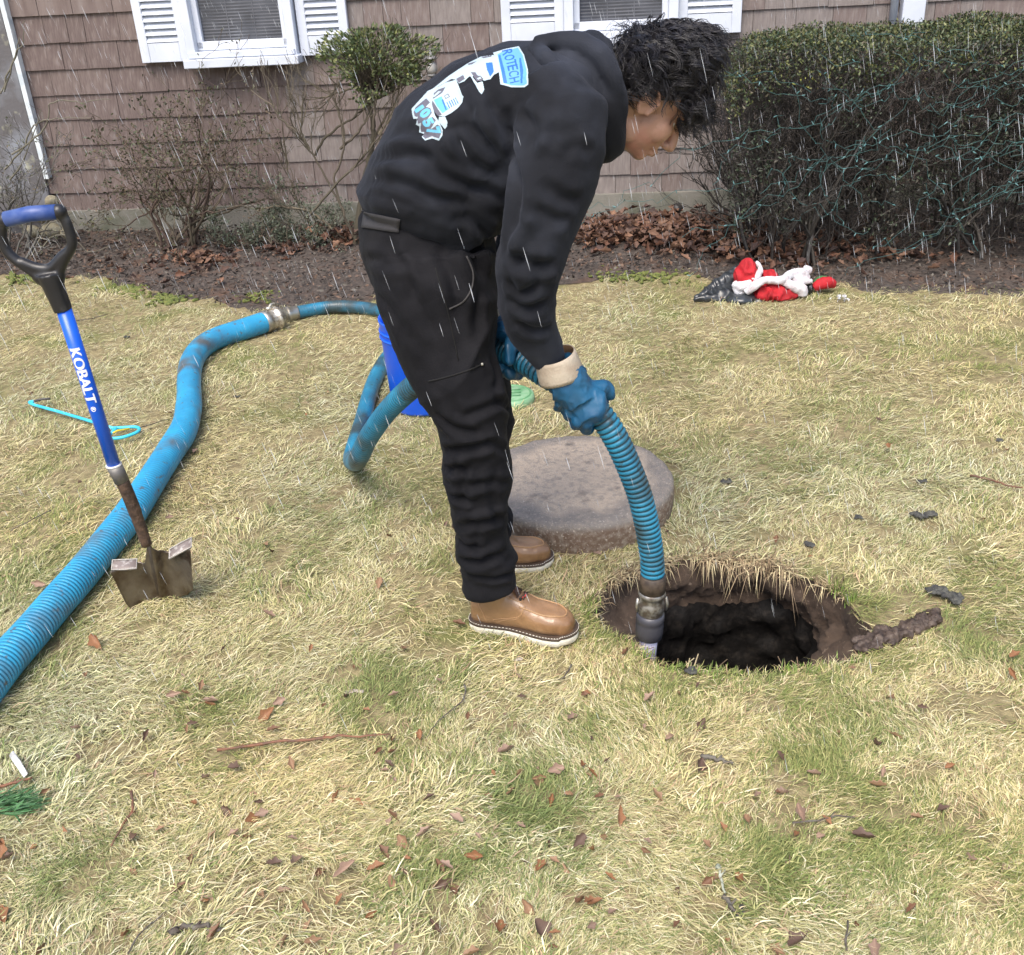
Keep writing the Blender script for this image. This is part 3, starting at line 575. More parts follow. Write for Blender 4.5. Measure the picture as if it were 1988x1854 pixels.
# moss cushions at the bed edge
mm = MB()
for _ in range(520):
    px, py = random.choice([(250+random.gauss(0, 25), 566), (330+random.gauss(0, 22), 583), (505+random.gauss(0, 20), 578), (25, 540), (80+random.gauss(0, 30), 545), (1240+random.gauss(0, 50), 540+random.gauss(0, 4))]); p = G(px, py+random.gauss(0, 5)); s = random.uniform(.004, .014); mm.ell((p[0], p[1], .010), (s*1.6, s, .008), n=6, m=4)
me = mm.mesh('moss'); Vv, Nn = vn(me); setv(me, Vv+Nn*((noise(Vv*160, 3)-.5)*.012)[:, None])
tag(link('moss', me, mat('moss', (.085, .115, .025), .9, (.16, .17, .045), 80, 3, bump=1, bscale=300)), label='bright yellow-green moss along the edge of the bed', cat='moss', kind='stuff')
# ------------------------------------------------------------------ concrete lid
conc = mat('lid_concrete', (.30, .25, .20), .75, (.42, .37, .31), 30, 6, bump=1, bscale=220, lo=.35, hi=.65, spots=[((.17, .15, .14), 4.5, .52, .66), ((.50, .46, .42), 60, .62, .7)], rough2=.5)
conc_l = mat('lid_surface', (.3, .25, .2), .7, (.28, .235, .19), 60, 8, attr='col', bump=1, bscale=200, lo=.46, hi=.70, spots=[((.48, .42, .35), 150, .60, .72), ((.13, .11, .095), 14, .60, .75)], rough2=.40)
rg = []; na = 96; aa = np.arange(na)*2*math.pi/na
rw = LR_*(1+.012*(noise(np.c_[np.cos(aa)*2, np.sin(aa)*2], 4)-.5))
cl = []
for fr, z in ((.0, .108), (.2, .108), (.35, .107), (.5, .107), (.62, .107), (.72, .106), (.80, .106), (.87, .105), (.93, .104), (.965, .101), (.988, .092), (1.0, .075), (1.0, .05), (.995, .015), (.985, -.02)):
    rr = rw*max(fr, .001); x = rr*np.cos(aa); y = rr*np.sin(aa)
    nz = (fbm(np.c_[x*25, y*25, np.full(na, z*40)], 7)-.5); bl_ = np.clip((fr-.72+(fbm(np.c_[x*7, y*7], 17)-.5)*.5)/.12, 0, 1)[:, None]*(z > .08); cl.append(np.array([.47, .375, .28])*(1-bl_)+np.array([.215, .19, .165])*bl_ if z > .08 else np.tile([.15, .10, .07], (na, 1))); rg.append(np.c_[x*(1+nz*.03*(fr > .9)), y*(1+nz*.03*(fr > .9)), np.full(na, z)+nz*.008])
V = np.concatenate(rg); Q = np.array([(i*na+k, (i+1)*na+k, (i+1)*na+(k+1) % na, i*na+(k+1) % na) for i in range(len(rg)-1) for k in range(na)])
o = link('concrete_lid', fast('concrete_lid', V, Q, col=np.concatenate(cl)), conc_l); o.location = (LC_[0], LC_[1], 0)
tag(o, 'round wet concrete tank lid with a rough rim lying on the grass', 'lid')

# ------------------------------------------------------------------ hoses
def hose_mesh(path, rad, pitch, amp, name, nseg=20, res=4, cut=None, groove_fade=None, sup=0):
    P, s = resample(path, pitch/res); T = np.gradient(P, axis=0); T /= np.linalg.norm(T, axis=1)[:, None]
    ref = np.zeros_like(T); r0 = np.cross(T[0], [0, 0, 1.]); r0 /= np.linalg.norm(r0)
    for i in range(len(T)): r0 = r0-T[i]*(r0 @ T[i]); r0 /= np.linalg.norm(r0); ref[i] = r0
    b = np.cross(T, ref); k = np.arange(len(P)) % res
    prof = np.array([0, .75, 1, .75])[k]; g = 1-prof
    am = amp*(np.ones(len(P)) if groove_fade is None else groove_fade(s/s[-1]))
    rad = rad*(1+(np.interp(s, np.arange(0, s[-1]+.3, .15), RNG.normal(0, .012, len(np.arange(0, s[-1]+.3, .15)))))); r = rad-am*g; a = np.arange(nseg)*2*math.pi/nseg
    V = P[:, None]+r[:, None, None]*(ref[:, None]*np.cos(a)[None, :, None]+b[:, None]*np.sin(a)[None, :, None]); m_ = len(P)
    i = np.arange(m_-1)[:, None]*nseg; kk = np.arange(nseg)[None]; Q = np.stack([i+kk, i+(kk+1) % nseg, i+nseg+(kk+1) % nseg, i+nseg+kk], -1).reshape(-1, 4)
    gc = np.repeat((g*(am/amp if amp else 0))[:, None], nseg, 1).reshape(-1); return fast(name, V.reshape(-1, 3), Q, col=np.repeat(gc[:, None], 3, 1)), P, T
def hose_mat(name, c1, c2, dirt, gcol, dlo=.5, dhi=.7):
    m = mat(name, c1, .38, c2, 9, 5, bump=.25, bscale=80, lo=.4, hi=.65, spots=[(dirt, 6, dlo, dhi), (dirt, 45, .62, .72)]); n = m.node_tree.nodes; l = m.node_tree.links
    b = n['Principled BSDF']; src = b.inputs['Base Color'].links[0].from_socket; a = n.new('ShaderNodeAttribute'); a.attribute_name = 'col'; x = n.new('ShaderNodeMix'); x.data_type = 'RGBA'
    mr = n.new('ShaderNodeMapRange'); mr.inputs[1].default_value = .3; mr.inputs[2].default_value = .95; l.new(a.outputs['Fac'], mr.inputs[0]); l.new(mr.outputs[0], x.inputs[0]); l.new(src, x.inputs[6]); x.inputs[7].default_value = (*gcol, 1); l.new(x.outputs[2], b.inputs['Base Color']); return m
steel = mat('dull_steel', (.42, .41, .37), .35, (.20, .18, .15), 25, 5, metal=.85, lo=.45, hi=.65, rough2=.6)
cam_brass = mat('camlock_alloy', (.55, .52, .45), .38, (.25, .21, .16), 60, 5, metal=.7, lo=.45, hi=.65)
black_rub = mat('black_rubber', (.02, .02, .022), .5, (.05, .045, .04), 40, 4)
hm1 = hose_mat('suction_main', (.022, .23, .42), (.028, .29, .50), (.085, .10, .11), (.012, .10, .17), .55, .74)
cz = .052
big = [(-110, 1450), (-60, 1380), (0, 1297), (70, 1217), (108, 1172), (155, 1119), (206, 1056), (253, 997), (291, 938), (328, 880), (357, 833), (367, 785), (367, 739), (372, 704), (390, 676), (422, 656), (479, 637), (518, 624)]
bp = crv([G(a, b, cz) for a, b in big], 8)
h1 = empty('large_suction_hose', G(108, 1172, 0), label='thick blue corrugated hose snaking from the lower left corner to the coupling by the bed', cat='hose'); o3 = np.array(h1.location)
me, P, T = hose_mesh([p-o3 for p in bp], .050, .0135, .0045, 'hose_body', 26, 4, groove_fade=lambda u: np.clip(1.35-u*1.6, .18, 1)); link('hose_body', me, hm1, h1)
def frame(T0):
    z = Vector(T0).normalized(); return z.to_track_quat('Z', 'Y')
def coupling(parent, p, T0, rads, name, m, levers=True):
    q_ = frame(T0); c = MB(); c.lathe(rads, n=24)
    M_ = q_.to_matrix(); c.v = [tuple(Vector(p)+M_ @ Vector(v)) for v in c.v]; o = c.build(name, m, parent)
    if levers:
        for s_ in (-1, 1):
            l = MB(); L0 = rads[-1][1]; r_ = rads[0][0]+.010
            l.tube([(s_*r_*.2, s_*r_, L0*.35), (s_*r_*.3, s_*(r_+.012), L0*.55), (s_*r_*.5, s_*(r_+.006), L0*.9), (s_*r_*.6, s_*r_*.9, L0*1.15)], [.008, .007, .006, .007], 8); l.box((s_*r_*.2, s_*r_, L0*.35), (.022, .014, .03))
            l.v = [tuple(Vector(p)+M_ @ Vector(v)) for v in l.v]; l.build('cam_lever', m, o)
    return o
c0 = P[-1]; coupling(h1, c0, T[-1], [(.047, -.02), (.053, -.018), (.054, .01), (.050, .014), (.050, .045), (.058, .048), (.058, .066), (.045, .070), (.045, .09)], 'coupling', cam_brass)
coupling(h1, c0+T[-1]*.01, -T[-1], [(.051, .0), (.054, .002), (.054, .03), (.051, .032)], 'hose_clamp', steel, False)

# second hose: from the coupling round behind the person, loop on the grass, through both gloves, down into the pit
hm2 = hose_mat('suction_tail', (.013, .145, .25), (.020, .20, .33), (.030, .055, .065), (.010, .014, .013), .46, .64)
Yh = 2.17
tail = [G(556, 611, .034), G(600, 602, .034), G(650, 595, .034), G(700, 597, .034), G(745, 606, .034), G(780, 630, .034), G(795, 650, .034), G(783, 668, .034), G(748, 700, .034), G(722, 752, .034), G(703, 820, .034), G(689, 865, .034), G(683, 892, .036),
        PY(694, 893, 2.98), PY(715, 850, 2.85), PY(748, 803, 2.72), PY(785, 765, 2.6), PY(830, 730, 2.5), PY(880, 700, 2.42), PY(930, 683, 2.37), PY(975, 681, 2.34), PY(1015, 700, 2.29), PY(1060, 728, 2.235), PY(1110, 758, 2.20), PY(1158, 796, 2.18), PY(1195, 850, Yh), PY(1222, 908, Yh), PY(1243, 965, Yh), PY(1257, 1025, Yh), PY(1266, 1085, Yh), PY(1267, 1130, Yh), PY(1266, 1148, Yh)]
h2 = empty('suction_hose', G(683, 892, 0), label='blue ribbed hose looping behind the person and held down into the pit', cat='hose'); o3 = np.array(h2.location)
tp = crv([p-o3 for p in tail], 8)
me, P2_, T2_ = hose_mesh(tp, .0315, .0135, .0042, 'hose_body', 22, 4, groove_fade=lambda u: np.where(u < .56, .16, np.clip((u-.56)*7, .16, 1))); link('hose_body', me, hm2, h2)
TAIL = P2_+o3; TAILT = T2_
coupling(h2, P2_[0], -T2_[0], [(.033, -.06), (.035, -.055), (.036, -.02), (.040, -.015), (.040, .0)], 'pipe_end', steel, False)
e0, et = P2_[-1], T2_[-1]
coupling(h2, e0, et, [(.030, -.05), (.0335, -.048), (.0335, -.002), (.030, 0)], 'rubber_sleeve', mat('muddy_rubber', (.03, .02, .014), .6, (.07, .05, .035), 40, 4), False)
coupling(h2, e0, et, [(.030, -.005), (.034, 0), (.036, .006), (.034, .012), (.031, .014), (.032, .03), (.034, .034), (.033, .055), (.031, .058), (.033, .064), (.030, .068)], 'coupling', mat('grey_alloy', (.34, .33, .31), .4, (.14, .12, .10), 60, 5, metal=.7), False)
for s_ in (-1, 1):
    m = MB(); q3 = np.array(e0)+np.array([s_*.036, 0, -.02]); m.tube([q3, q3+np.array([s_*.003, -.002, -.022]), q3+np.array([s_*.001, -.002, -.040])], [.004, .0045, .003], 8); m.build('cam_lever', steel, h2)
coupling(h2, e0+et*.066, et, [(.028, 0), (.036, .002), (.037, .02), (.035, .024), (.036, .032), (.0365, .05), (.034, .075), (.03, .078)], 'rubber_cuff', mat('grey_rubber', (.045, .045, .055), .4), False)
coupling(h2, e0+et*.14, et, [(.021, 0), (.023, .002), (.023, .10), (.02, .10)], 'suction_tip', mat('milky_pipe', (.62, .60, .74), .35, (.25, .22, .40), 50, 4, lo=.5, hi=.6), False)

# ------------------------------------------------------------------ bucket and green cover
bu = G(825, 783, 0); bucket = empty('blue_bucket', bu, label='tall bright blue plastic bucket standing on the lawn behind the legs', cat='bucket')
blue_p = mat('blue_plastic', (.006, .085, .62), .35, (.008, .10, .68), 6, 3)
m = MB(); m.lathe([(.01, .004), (.128, .0), (.132, .01), (.148, .36), (.150, .365), (.150, .372), (.146, .372), (.140, .34), (.126, .02), (.01, .015)], n=48, cap=False); m.build('tub', blue_p, bucket)
m = MB()
for z in (.30, .325): m.lathe([(.143, z-.004), (.151, z-.003), (.151, z+.003), (.143, z+.004)], n=48, cap=False)
m.build('rim_rib', blue_p, bucket)
m = MB(); m.tube([(.15*math.cos(t), .15*math.sin(t), .29-.10*math.sin((t)/math.pi*math.pi)) for t in np.linspace(0, math.pi, 16)], .003, 6); m.build('bail_handle', steel, bucket)
gc = G(990, 775, 0); cov = empty('green_cover', gc, label='small round green plastic cover set in the lawn behind the knee', cat='cover')
m = MB(); m.lathe([(.001, .026), (.09, .026), (.097, .022), (.10, .01), (.10, -.02)], n=40); m.build('cover_plate', mat('green_plastic', (.12, .30, .14), .5, (.22, .38, .22), 30, 4), cov)
m = MB(); m.lathe([(.080, .0255), (.082, .029), (.086, .029), (.088, .0255)], n=40, cap=False)
for k in range(3): m.box((0, -.03+.03*k, .0275), (.09, .006, .003))
m.build('raised_rings', mat('green_plastic_b', (.10, .26, .12), .5), cov)

# ------------------------------------------------------------------ shovel
YS = 2.45
sh = empty('shovel', G(300, 1180, 0), label='blue shafted D-handle shovel with a muddy square blade standing in the lawn', cat='shovel'); o3 = np.array(sh.location)
def S(px, py, dy=0): return PY(px, py, YS+dy)-o3
blk = mat('black_nylon', (.014, .014, .016), .38, (.05, .05, .05), 30, 4, lo=.55, hi=.75)
grip = mat('blue_grip', (.02, .055, .22), .45, (.06, .10, .27), 25, 4)
shaft_blue = mat('blue_fibreglass', (.004, .085, .56), .3, (.006, .10, .60), 8, 3, spots=[((.6, .6, .62), 38, .72, .76)])
a, b = S(124, 600), S(222, 906); sa_, sb_ = Vector(a), Vector(b); ax = (sb_-sa_).normalized()
m = MB(); m.tube([sa_, sa_+(sb_-sa_)*.5, sb_], [.0185, .0178, .0172], 24); shaft_o = m.build('shaft', shaft_blue, sh)
m = MB(); c = [S(12, 426), S(60, 415), S(112, 411)]; m.tube([c[0], c[1], c[2]], [.0185, .0185, .0175], 18); m.build('hand_grip', grip, sh)
m = MB(); m.tube(crv([S(12, 426), S(4, 445), S(6, 470), S(20, 495), S(55, 522), S(88, 545), S(104, 575)], 5), [.014]*3+[.013]*20+[.017]*8, 12, flat=.8)
m.tube(crv([S(114, 411), S(128, 430), S(140, 470), S(132, 492), S(120, 515), S(112, 545), S(112, 575)], 5), [.014]*3+[.013]*20+[.017]*8, 12, flat=.8)
m.tube(crv([S(40, 508), S(72, 520), S(98, 520), S(118, 500), S(132, 488)], 5), .013, 12, flat=.9)
m.ell(S(88, 535), (.035, .014, .028)); m.tube([S(94, 530), S(108, 565), S(123, 603)], [.028, .0245, .0225], 16)
for c in (S(10, 427), S(115, 411)): m.ell(c, (.019, .019, .019), n=12, m=8)
me = remesh(m, .0035, 'd_handle', 3); link('d_handle', me, blk, sh)
m = MB(); fa, fb = Vector(S(221, 903)), Vector(S(237, 934)); m.tube([fa, fb], [.0205, .0195], 24); m.build('ferrule', mat('grey_ferrule', (.12, .115, .11), .5, (.20, .19, .17), 30, 4, metal=.3), sh)
m = MB(); m.tube([fa-ax*.003, fa+ax*.002], .0208, 24); m.build('ferrule_edge', mat('bright_edge', (.65, .65, .65), .35), sh)
rust = mat('muddy_rusty_steel', (.10, .06, .04), .6, (.045, .028, .02), 45, 5, metal=.2, bump=.8, bscale=150)
m = MB(); m.tube(crv([S(236, 930), S(255, 975), S(272, 1020), S(285, 1058)], 5), [.0175]*8+[.016]*4+[.015]*4, 18); m.build('socket', rust, sh)
# blade: grid bent round its long axis, 3 mm thick
blade_m = mat('muddy_blade', (.19, .165, .135), .30, (.075, .052, .034), 12, 6, metal=.75, bump=.5, bscale=80, lo=.38, hi=.62, spots=[((.06, .04, .028), 16, .54, .66)])
TL, TR, BR_, BL_ = S(216, 1101), S(367, 1051), S(377, 1146), S(252, 1190)
NU, NV = 41, 25; V = []; top = []
tpl = [(216, 1107), (240, 1107), (264, 1105), (271, 1108), (276, 1103), (279, 1085), (282, 1060), (288, 1058), (293, 1068), (301, 1078), (312, 1085), (324, 1088), (330, 1085), (350, 1074), (371, 1063)]
bpl = [(246, 1168), (255, 1188), (285, 1193), (315, 1186), (340, 1175), (362, 1160), (376, 1142)]
def along(pl, u): P = np.array(pl, float); s = np.r_[0, np.cumsum(np.abs(np.diff(P[:, 0])))]; s /= s[-1]; return S(np.interp(u, s, P[:, 0]), np.interp(u, s, P[:, 1]))
NU = 81
for side in (0, 1):
    for j in range(NV):
        v = j/(NV-1)
        for i in range(NU):
            u = i/(NU-1); p = along(tpl, u)*(1-v)+along(bpl, u)*v; curve = .050*(1-(2*u-1)**2); rib = .034*math.exp(-((u-.48)/(.05+.05*(1-v)))**2)*(1-v)**.6
            V.append(p+np.array([.05, 1, .1])*(curve-rib-.008)+np.array([0, .0028*side, 0]))
Fc = []; N1 = NU*NV
for j in range(NV-1):
    for i in range(NU-1):
        a0 = j*NU+i; Fc.append((a0, a0+NU, a0+NU+1, a0+1)); Fc.append((N1+a0, N1+a0+1, N1+a0+NU+1, N1+a0+NU))
for i in range(NU-1): Fc.append((i, i+1, N1+i+1, N1+i)); q0 = (NV-1)*NU; Fc.append((q0+i, N1+q0+i, N1+q0+i+1, q0+i+1))
for j in range(NV-1): Fc.append((j*NU, N1+j*NU, N1+j*NU+NU, j*NU+NU)); z = j*NU+NU-1; Fc.append((z, z+NU, N1+z+NU, N1+z))
bl = link('blade', pymesh('blade', V, Fc), blade_m, sh)
step_m = mat('worn_step', (.20, .165, .15), .5, (.40, .37, .34), 70, 4, lo=.5, hi=.65)
for pl in ([(216, 1107), (240, 1107), (264, 1105)], [(328, 1086), (350, 1074), (371, 1063)]):
    E_ = [S(*p)+np.array([0, .004, 0]) for p in pl]; dp = np.array([-.008, .040, .010]); m = MB(); m.loft([[e, e+dp*.35, e+dp*.7, e+dp*.92+np.array([0, 0, -.001]), e+dp*.92+np.array([0, 0, -.005]), e+np.array([0, 0, -.004])] for e in E_]); o = m.build('foot_step', step_m, sh)
    m = MB(); m.tube(E_+[E_[-1]+dp*.9, E_[1]+dp*.95, E_[0]+dp*.9, E_[0]], .0020, 7); m.build('worn_edge', mat('bright_worn_edge', (.36, .34, .31), .5), o)
# worn white lettering wrapped on the shaft
def text_tris(txt, size=1., ext=0, bold=.0, align='LEFT'):
    c = bpy.data.curves.new('t', 'FONT'); c.body = txt; c.size = size; c.offset = bold; c.align_x = align; o = bpy.data.objects.new('t', c); COL.objects.link(o)
    dg = bpy.context.evaluated_depsgraph_get(); me = bpy.data.meshes.new_from_object(o.evaluated_get(dg)); bpy.data.objects.remove(o); bm = bmesh.new(); bm.from_mesh(me)
    bmesh.ops.triangulate(bm, faces=bm.faces[:]); bmesh.ops.subdivide_edges(bm, edges=[e for e in bm.edges if e.calc_length() > size*.12], cuts=3); bmesh.ops.triangulate(bm, faces=bm.faces[:])
    V = np.array([v.co[:] for v in bm.verts]); Fc = [tuple(v.index for v in f.verts) for f in bm.faces]; bm.free(); bpy.data.meshes.remove(me); return V, Fc
V, Fc = text_tris('KOBALT', 1., bold=0.)
V = np.concatenate([V, V+np.array([.045, .02, 0]), V+np.array([-.04, .0, 0])]); n3 = len(V)//3; Fc = Fc+[tuple(i+n3 for i in f) for f in Fc]+[tuple(i+2*n3 for i in f) for f in Fc]; V[n3:2*n3, 2] = 1; V[2*n3:, 2] = 2; x0_, x1_ = V[:, 0].min(), V[:, 0].max(); y0_, y1_ = V[:, 1].min(), V[:, 1].max()
side_ = ax.cross(Vector((0, -1, 0))).normalized(); toward = side_.cross(ax).normalized()
if toward.y > 0: toward = -toward
pa, pb = Vector(S(146, 672)), Vector(S(184, 778)); s0 = (pa-sa_).dot(ax); s1 = (pb-sa_).dot(ax); out = []
xr_ = Vector((1, 0, 0)); xr_ = (xr_-ax*xr_.dot(ax)).normalized(); toward = ax.cross(xr_); toward = toward if toward.y < 0 else -toward
for v in V:
    s_ = s0+(v[0]-x0_)/(x1_-x0_)*(s1-s0); yy = ((v[1]-y0_)/(y1_-y0_)-.5)*1.45+.12; out.append(sa_+ax*s_+(xr_*math.sin(yy)+toward*math.cos(yy))*(.0186+.00012*v[2]))
paint = mat('worn_white_paint', (.80, .80, .84), .5, (.02, .10, .5), 150, 5, lo=.68, hi=.72)
link('printed_letters', pymesh('printed_letters', out, Fc), paint, sh)
V, Fc = text_tris('®', 1., bold=.02); c_ = V.mean(0); out = []; s2 = s1+.016
for v in V: yy = (v[1]-c_[1])*.9+.1; out.append(sa_+ax*(s2+(v[0]-c_[0])*.018)+(xr_*math.sin(yy)+toward*math.cos(yy))*.0186)
link('printed_mark', pymesh('printed_mark', out, Fc), paint, sh)

# ------------------------------------------------------------------ lid lifting hook
hk = empty('lid_hook', G(180, 819, 0), label='thin light blue steel lid hook with a triangular handle lying on the lawn', cat='hook tool'); o3 = np.array(hk.location)
hb = mat('cyan_paint', (.03, .42, .62), .4, (.05, .50, .68), 20, 3)
m = MB(); m.tube(crv([G(66, 779, .035)-o3, G(57, 781, .028)-o3, G(66, 786, .027)-o3], 4)[:-1]+crv([G(66, 786, .027)-o3, G(120, 801, .028)-o3, G(180, 819, .028)-o3, G(222, 832, .028)-o3], 4), .0065, 10); m.build('rod', hb, hk)
m = MB(); m.tube([G(66, 779, .035)-o3, G(80, 775, .04)-o3, G(97, 774, .042)-o3], [.006, .0055, .005], 10); m.build('hook_tip', mat('dark_steel', (.06, .055, .05), .5), hk)
m = MB(); m.tube(crv([G(219, 831, .028)-o3, G(240, 830, .03)-o3, G(264, 829, .03)-o3, G(271, 834, .03)-o3, G(262, 841, .03)-o3, G(238, 849, .03)-o3, G(217, 851, .03)-o3, G(212, 847, .03)-o3, G(219, 838, .034)-o3, G(226, 832, .034)-o3], 4), .0065, 10); m.build('handle', hb, hk)
m = MB(); m.tube([G(216, 842, .032)-o3, G(228, 836, .036)-o3, G(252, 832, .032)-o3], .0035, 8); m.build('yellow_sleeve', mat('yellow_paint', (.65, .50, .03), .5), hk)
# ------------------------------------------------------------------ the person
YC = 2.38
person = empty('person', G(985, 1170, 0), label='person in a black hoodie, black trousers and tan boots bending over to hold the hose', cat='person'); PO = np.array(person.location)
def sec(path, n=28, sup=2.3, tiltY=0., k=1.0):
    """path of (px, py, Y, half width in px, half depth in m); rings across it"""
    C = [PY(p[0], p[1], p[2]) for p in path]; rings = []
    for i, p in enumerate(path):
        t = C[min(i+1, len(C)-1)]-C[max(i-1, 0)]; t = t/np.linalg.norm(t); w = np.cross(t, [0, 1, 0]); w /= np.linalg.norm(w); d = np.cross(w, t); hw = p[3]*depth(C[i])/F*k; dy = p[4]*k; r_ = []
        for j in range(n):
            a = 2*math.pi*j/n; ca, sa = math.cos(a), math.sin(a); r_.append(C[i]+w*hw*math.copysign(abs(ca)**(2/sup), ca)+d*dy*math.copysign(abs(sa)**(2/sup), sa)-PO)
        rings.append(r_)
    return rings
NLEG = [(838, 500, 2.30, 126, .125), (848, 590, 2.27, 112, .118), (862, 645, 2.25, 100, .110), (880, 700, 2.235, 90, .102), (902, 760, 2.22, 80, .095), (916, 812, 2.215, 71, .088), (924, 870, 2.21, 66, .082), (925, 905, 2.21, 70, .084), (926, 955, 2.21, 62, .080), (932, 1000, 2.21, 57, .078), (938, 1050, 2.21, 53, .072), (946, 1092, 2.21, 54, .072), (953, 1126, 2.21, 52, .070), (955, 1137, 2.21, 51, .069)]
FLEG = [(842, 500, 2.47, 112, .115), (872, 590, 2.50, 95, .105), (900, 660, 2.51, 80, .095), (925, 720, 2.52, 68, .085), (938, 770, 2.52, 58, .08), (942, 830, 2.53, 50, .075), (945, 900, 2.54, 42, .070), (950, 980, 2.55, 38, .068), (953, 1025, 2.56, 38, .062), (955, 1040, 2.56, 38, .062)]
PELV = [(806, 378, YC, 96, .13), (812, 398, YC, 116, .165), (824, 450, YC, 128, .185), (838, 510, YC, 124, .185), (850, 560, YC, 104, .17), (858, 600, YC, 60, .10)]
cloth = mat('black_trousers', (.0062, .0062, .0078), .8, (.0125, .0122, .0145), 7, 5, bump=.35, bscale=420, lo=.45, hi=.7, spec=.14, spots=[((.022, .021, .021), 3.0, .58, .78)])
hood_m = mat('black_hoodie', (.0058, .0064, .0088), .85, (.0115, .0130, .0175), 6, 4, bump=.4, bscale=500, lo=.45, hi=.7, spec=.2, spots=[((.036, .041, .056), 4, .56, .80)])  # hoodie spots: bluish highlight painted into the cloth colour as lighter noise patches
for m_ in (cloth, hood_m):
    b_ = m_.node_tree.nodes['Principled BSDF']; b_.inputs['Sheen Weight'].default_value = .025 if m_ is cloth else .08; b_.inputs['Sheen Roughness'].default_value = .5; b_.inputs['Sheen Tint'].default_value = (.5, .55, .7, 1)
def ridge(n_, s_=2.0): return (1-np.abs(2*n_-1))**s_
def wrap(P, seed, a=.06, f=5): return P+a*(np.stack([noise(P*f, seed), noise(P*f, seed+1), noise(P*f, seed+2)], -1)-.5)*2
def creases(me, L):
    """press folds into the cloth: a valley with a raised lip on both sides along each line"""
    V, N = vn(me); bv = BVHTree.FromPolygons([tuple(v.co) for v in me.vertices], [tuple(p.vertices) for p in me.polygons]); D = np.zeros(len(V)); o_ = Vector(_C-PO)
    for pts, dp, w in L:
        P = []
        for p in crv([(a, b, 0) for a, b in pts], 10):
            h = bv.ray_cast(o_, Vector(ray(p[0], p[1])).normalized())
            if h[0] is not None: P.append(np.array(h[0]))
        if len(P) < 4: continue
        P = np.array(P); lo, hi_ = P.min(0)-.08, P.max(0)+.08; idx = np.where(((V > lo) & (V < hi_)).all(1))[0]
        if not len(idx): continue
        d2 = ((V[idx][:, None]-P[None])**2).sum(-1); j = d2.argmin(1); d = np.sqrt(d2[np.arange(len(idx)), j]); t = j/(len(P)-1); fade = np.clip(np.minimum(t, 1-t)*5, 0, 1)**.7
        D[idx] += dp*fade*(-np.exp(-(d/w)**2)+.75*np.exp(-((d-1.9*w)/(w*1.1))**2))
    D *= np.clip(.15+1.5*fbm(V*8, 91, 2), .3, 1.3); setv(me, V+N*(np.clip(D, -.022, .018)+.0022*(noise(V*60, 92)-.5))[:, None])
TC = [([(880, 880), (900, 930), (895, 990)], .007, .011), ([(965, 900), (955, 960), (970, 1020)], .007, .011), ([(905, 1000), (925, 1040), (915, 1085)], .006, .010), ([(856, 876), (914, 870), (960, 862)], .013, .011), ([(852, 905), (889, 912), (915, 905)], .011, .010), ([(905, 943), (956, 937), (990, 941)], .012, .010), ([(865, 950), (890, 968), (925, 975)], .010, .010), ([(876, 1024), (922, 1017), (978, 1006)], .013, .011),
      ([(885, 1040), (905, 1060), (944, 1068)], .010, .010), ([(888, 1090), (931, 1088), (985, 1074)], .013, .011), ([(908, 1118), (956, 1122), (998, 1112)], .009, .009), ([(939, 853), (965, 865), (985, 880)], .009, .009), ([(900, 808), (935, 795), (985, 776)], .009, .010), ([(955, 770), (975, 785), (990, 797)], .008, .009),
      ([(845, 800), (880, 830), (930, 840)], .009, .010), 
      ([(835, 745), (872, 778), (889, 812)], .007, .011), ([(910, 440), (918, 488), (941, 547)], .012, .014), ([(705, 500), (750, 512), (800, 508)], .007, .012), ([(722, 560), (765, 610), (789, 664)], .007, .013), ([(847, 475), (879, 547), (894, 625)], .008, .014), ([(935, 560), (925, 610), (930, 670)], .008, .012), ([(800, 540), (815, 600), (850, 660)], .006, .013), ([(760, 480), (790, 530), (800, 590)], .006, .012), ([(950, 690), (965, 730), (960, 760)], .006, .010)]
HCR = [([(1000, 420), (1020, 470), (1000, 530)], .010, .013), ([(1060, 430), (1040, 480), (1050, 560)], .007, .014), ([(985, 540), (1010, 570), (1050, 548)], .009, .010), ([(718, 309), (797, 299), (855, 318), (905, 352)], .012, .014), ([(722, 346), (789, 362), (847, 385), (910, 391)], .013, .013), ([(824, 326), (879, 352), (933, 367), (984, 391)], .013, .012), ([(984, 205), (996, 273), (1006, 352), (996, 430), (975, 488)], .020, .014), ([(933, 150), (965, 219), (982, 273)], .009, .014),
       ([(902, 234), (941, 273), (985, 325)], .011, .013), ([(879, 262), (910, 305), (957, 336)], .010, .012), ([(836, 275), (894, 318), (941, 350)], .010, .012), ([(1012, 215), (1035, 250), (1027, 300)], .009, .013), ([(1045, 350), (1090, 385), (1130, 392)], .009, .013), ([(976, 484), (1012, 508), (1051, 516), (1078, 506)], .014, .013),
       ([(984, 575), (1023, 598), (1066, 584)], .011, .011), ([(1000, 622), (1035, 641), (1070, 638)], .010, .010), ([(1040, 400), (1070, 425), (1110, 425)], .009, .012), ([(760, 260), (800, 255), (850, 275)], .006, .014), ([(880, 180), (905, 205), (915, 235)], .006, .014),
       ([(715, 375), (760, 388), (800, 405)], .008, .011), ([(900, 410), (930, 440), (960, 470)], .012, .012), ([(860, 400), (890, 430), (905, 470)], .010, .012), ([(1090, 300), (1120, 285), (1150, 300)], .006, .012), ([(1050, 250), (1090, 262), (1130, 255)], .005, .015)]
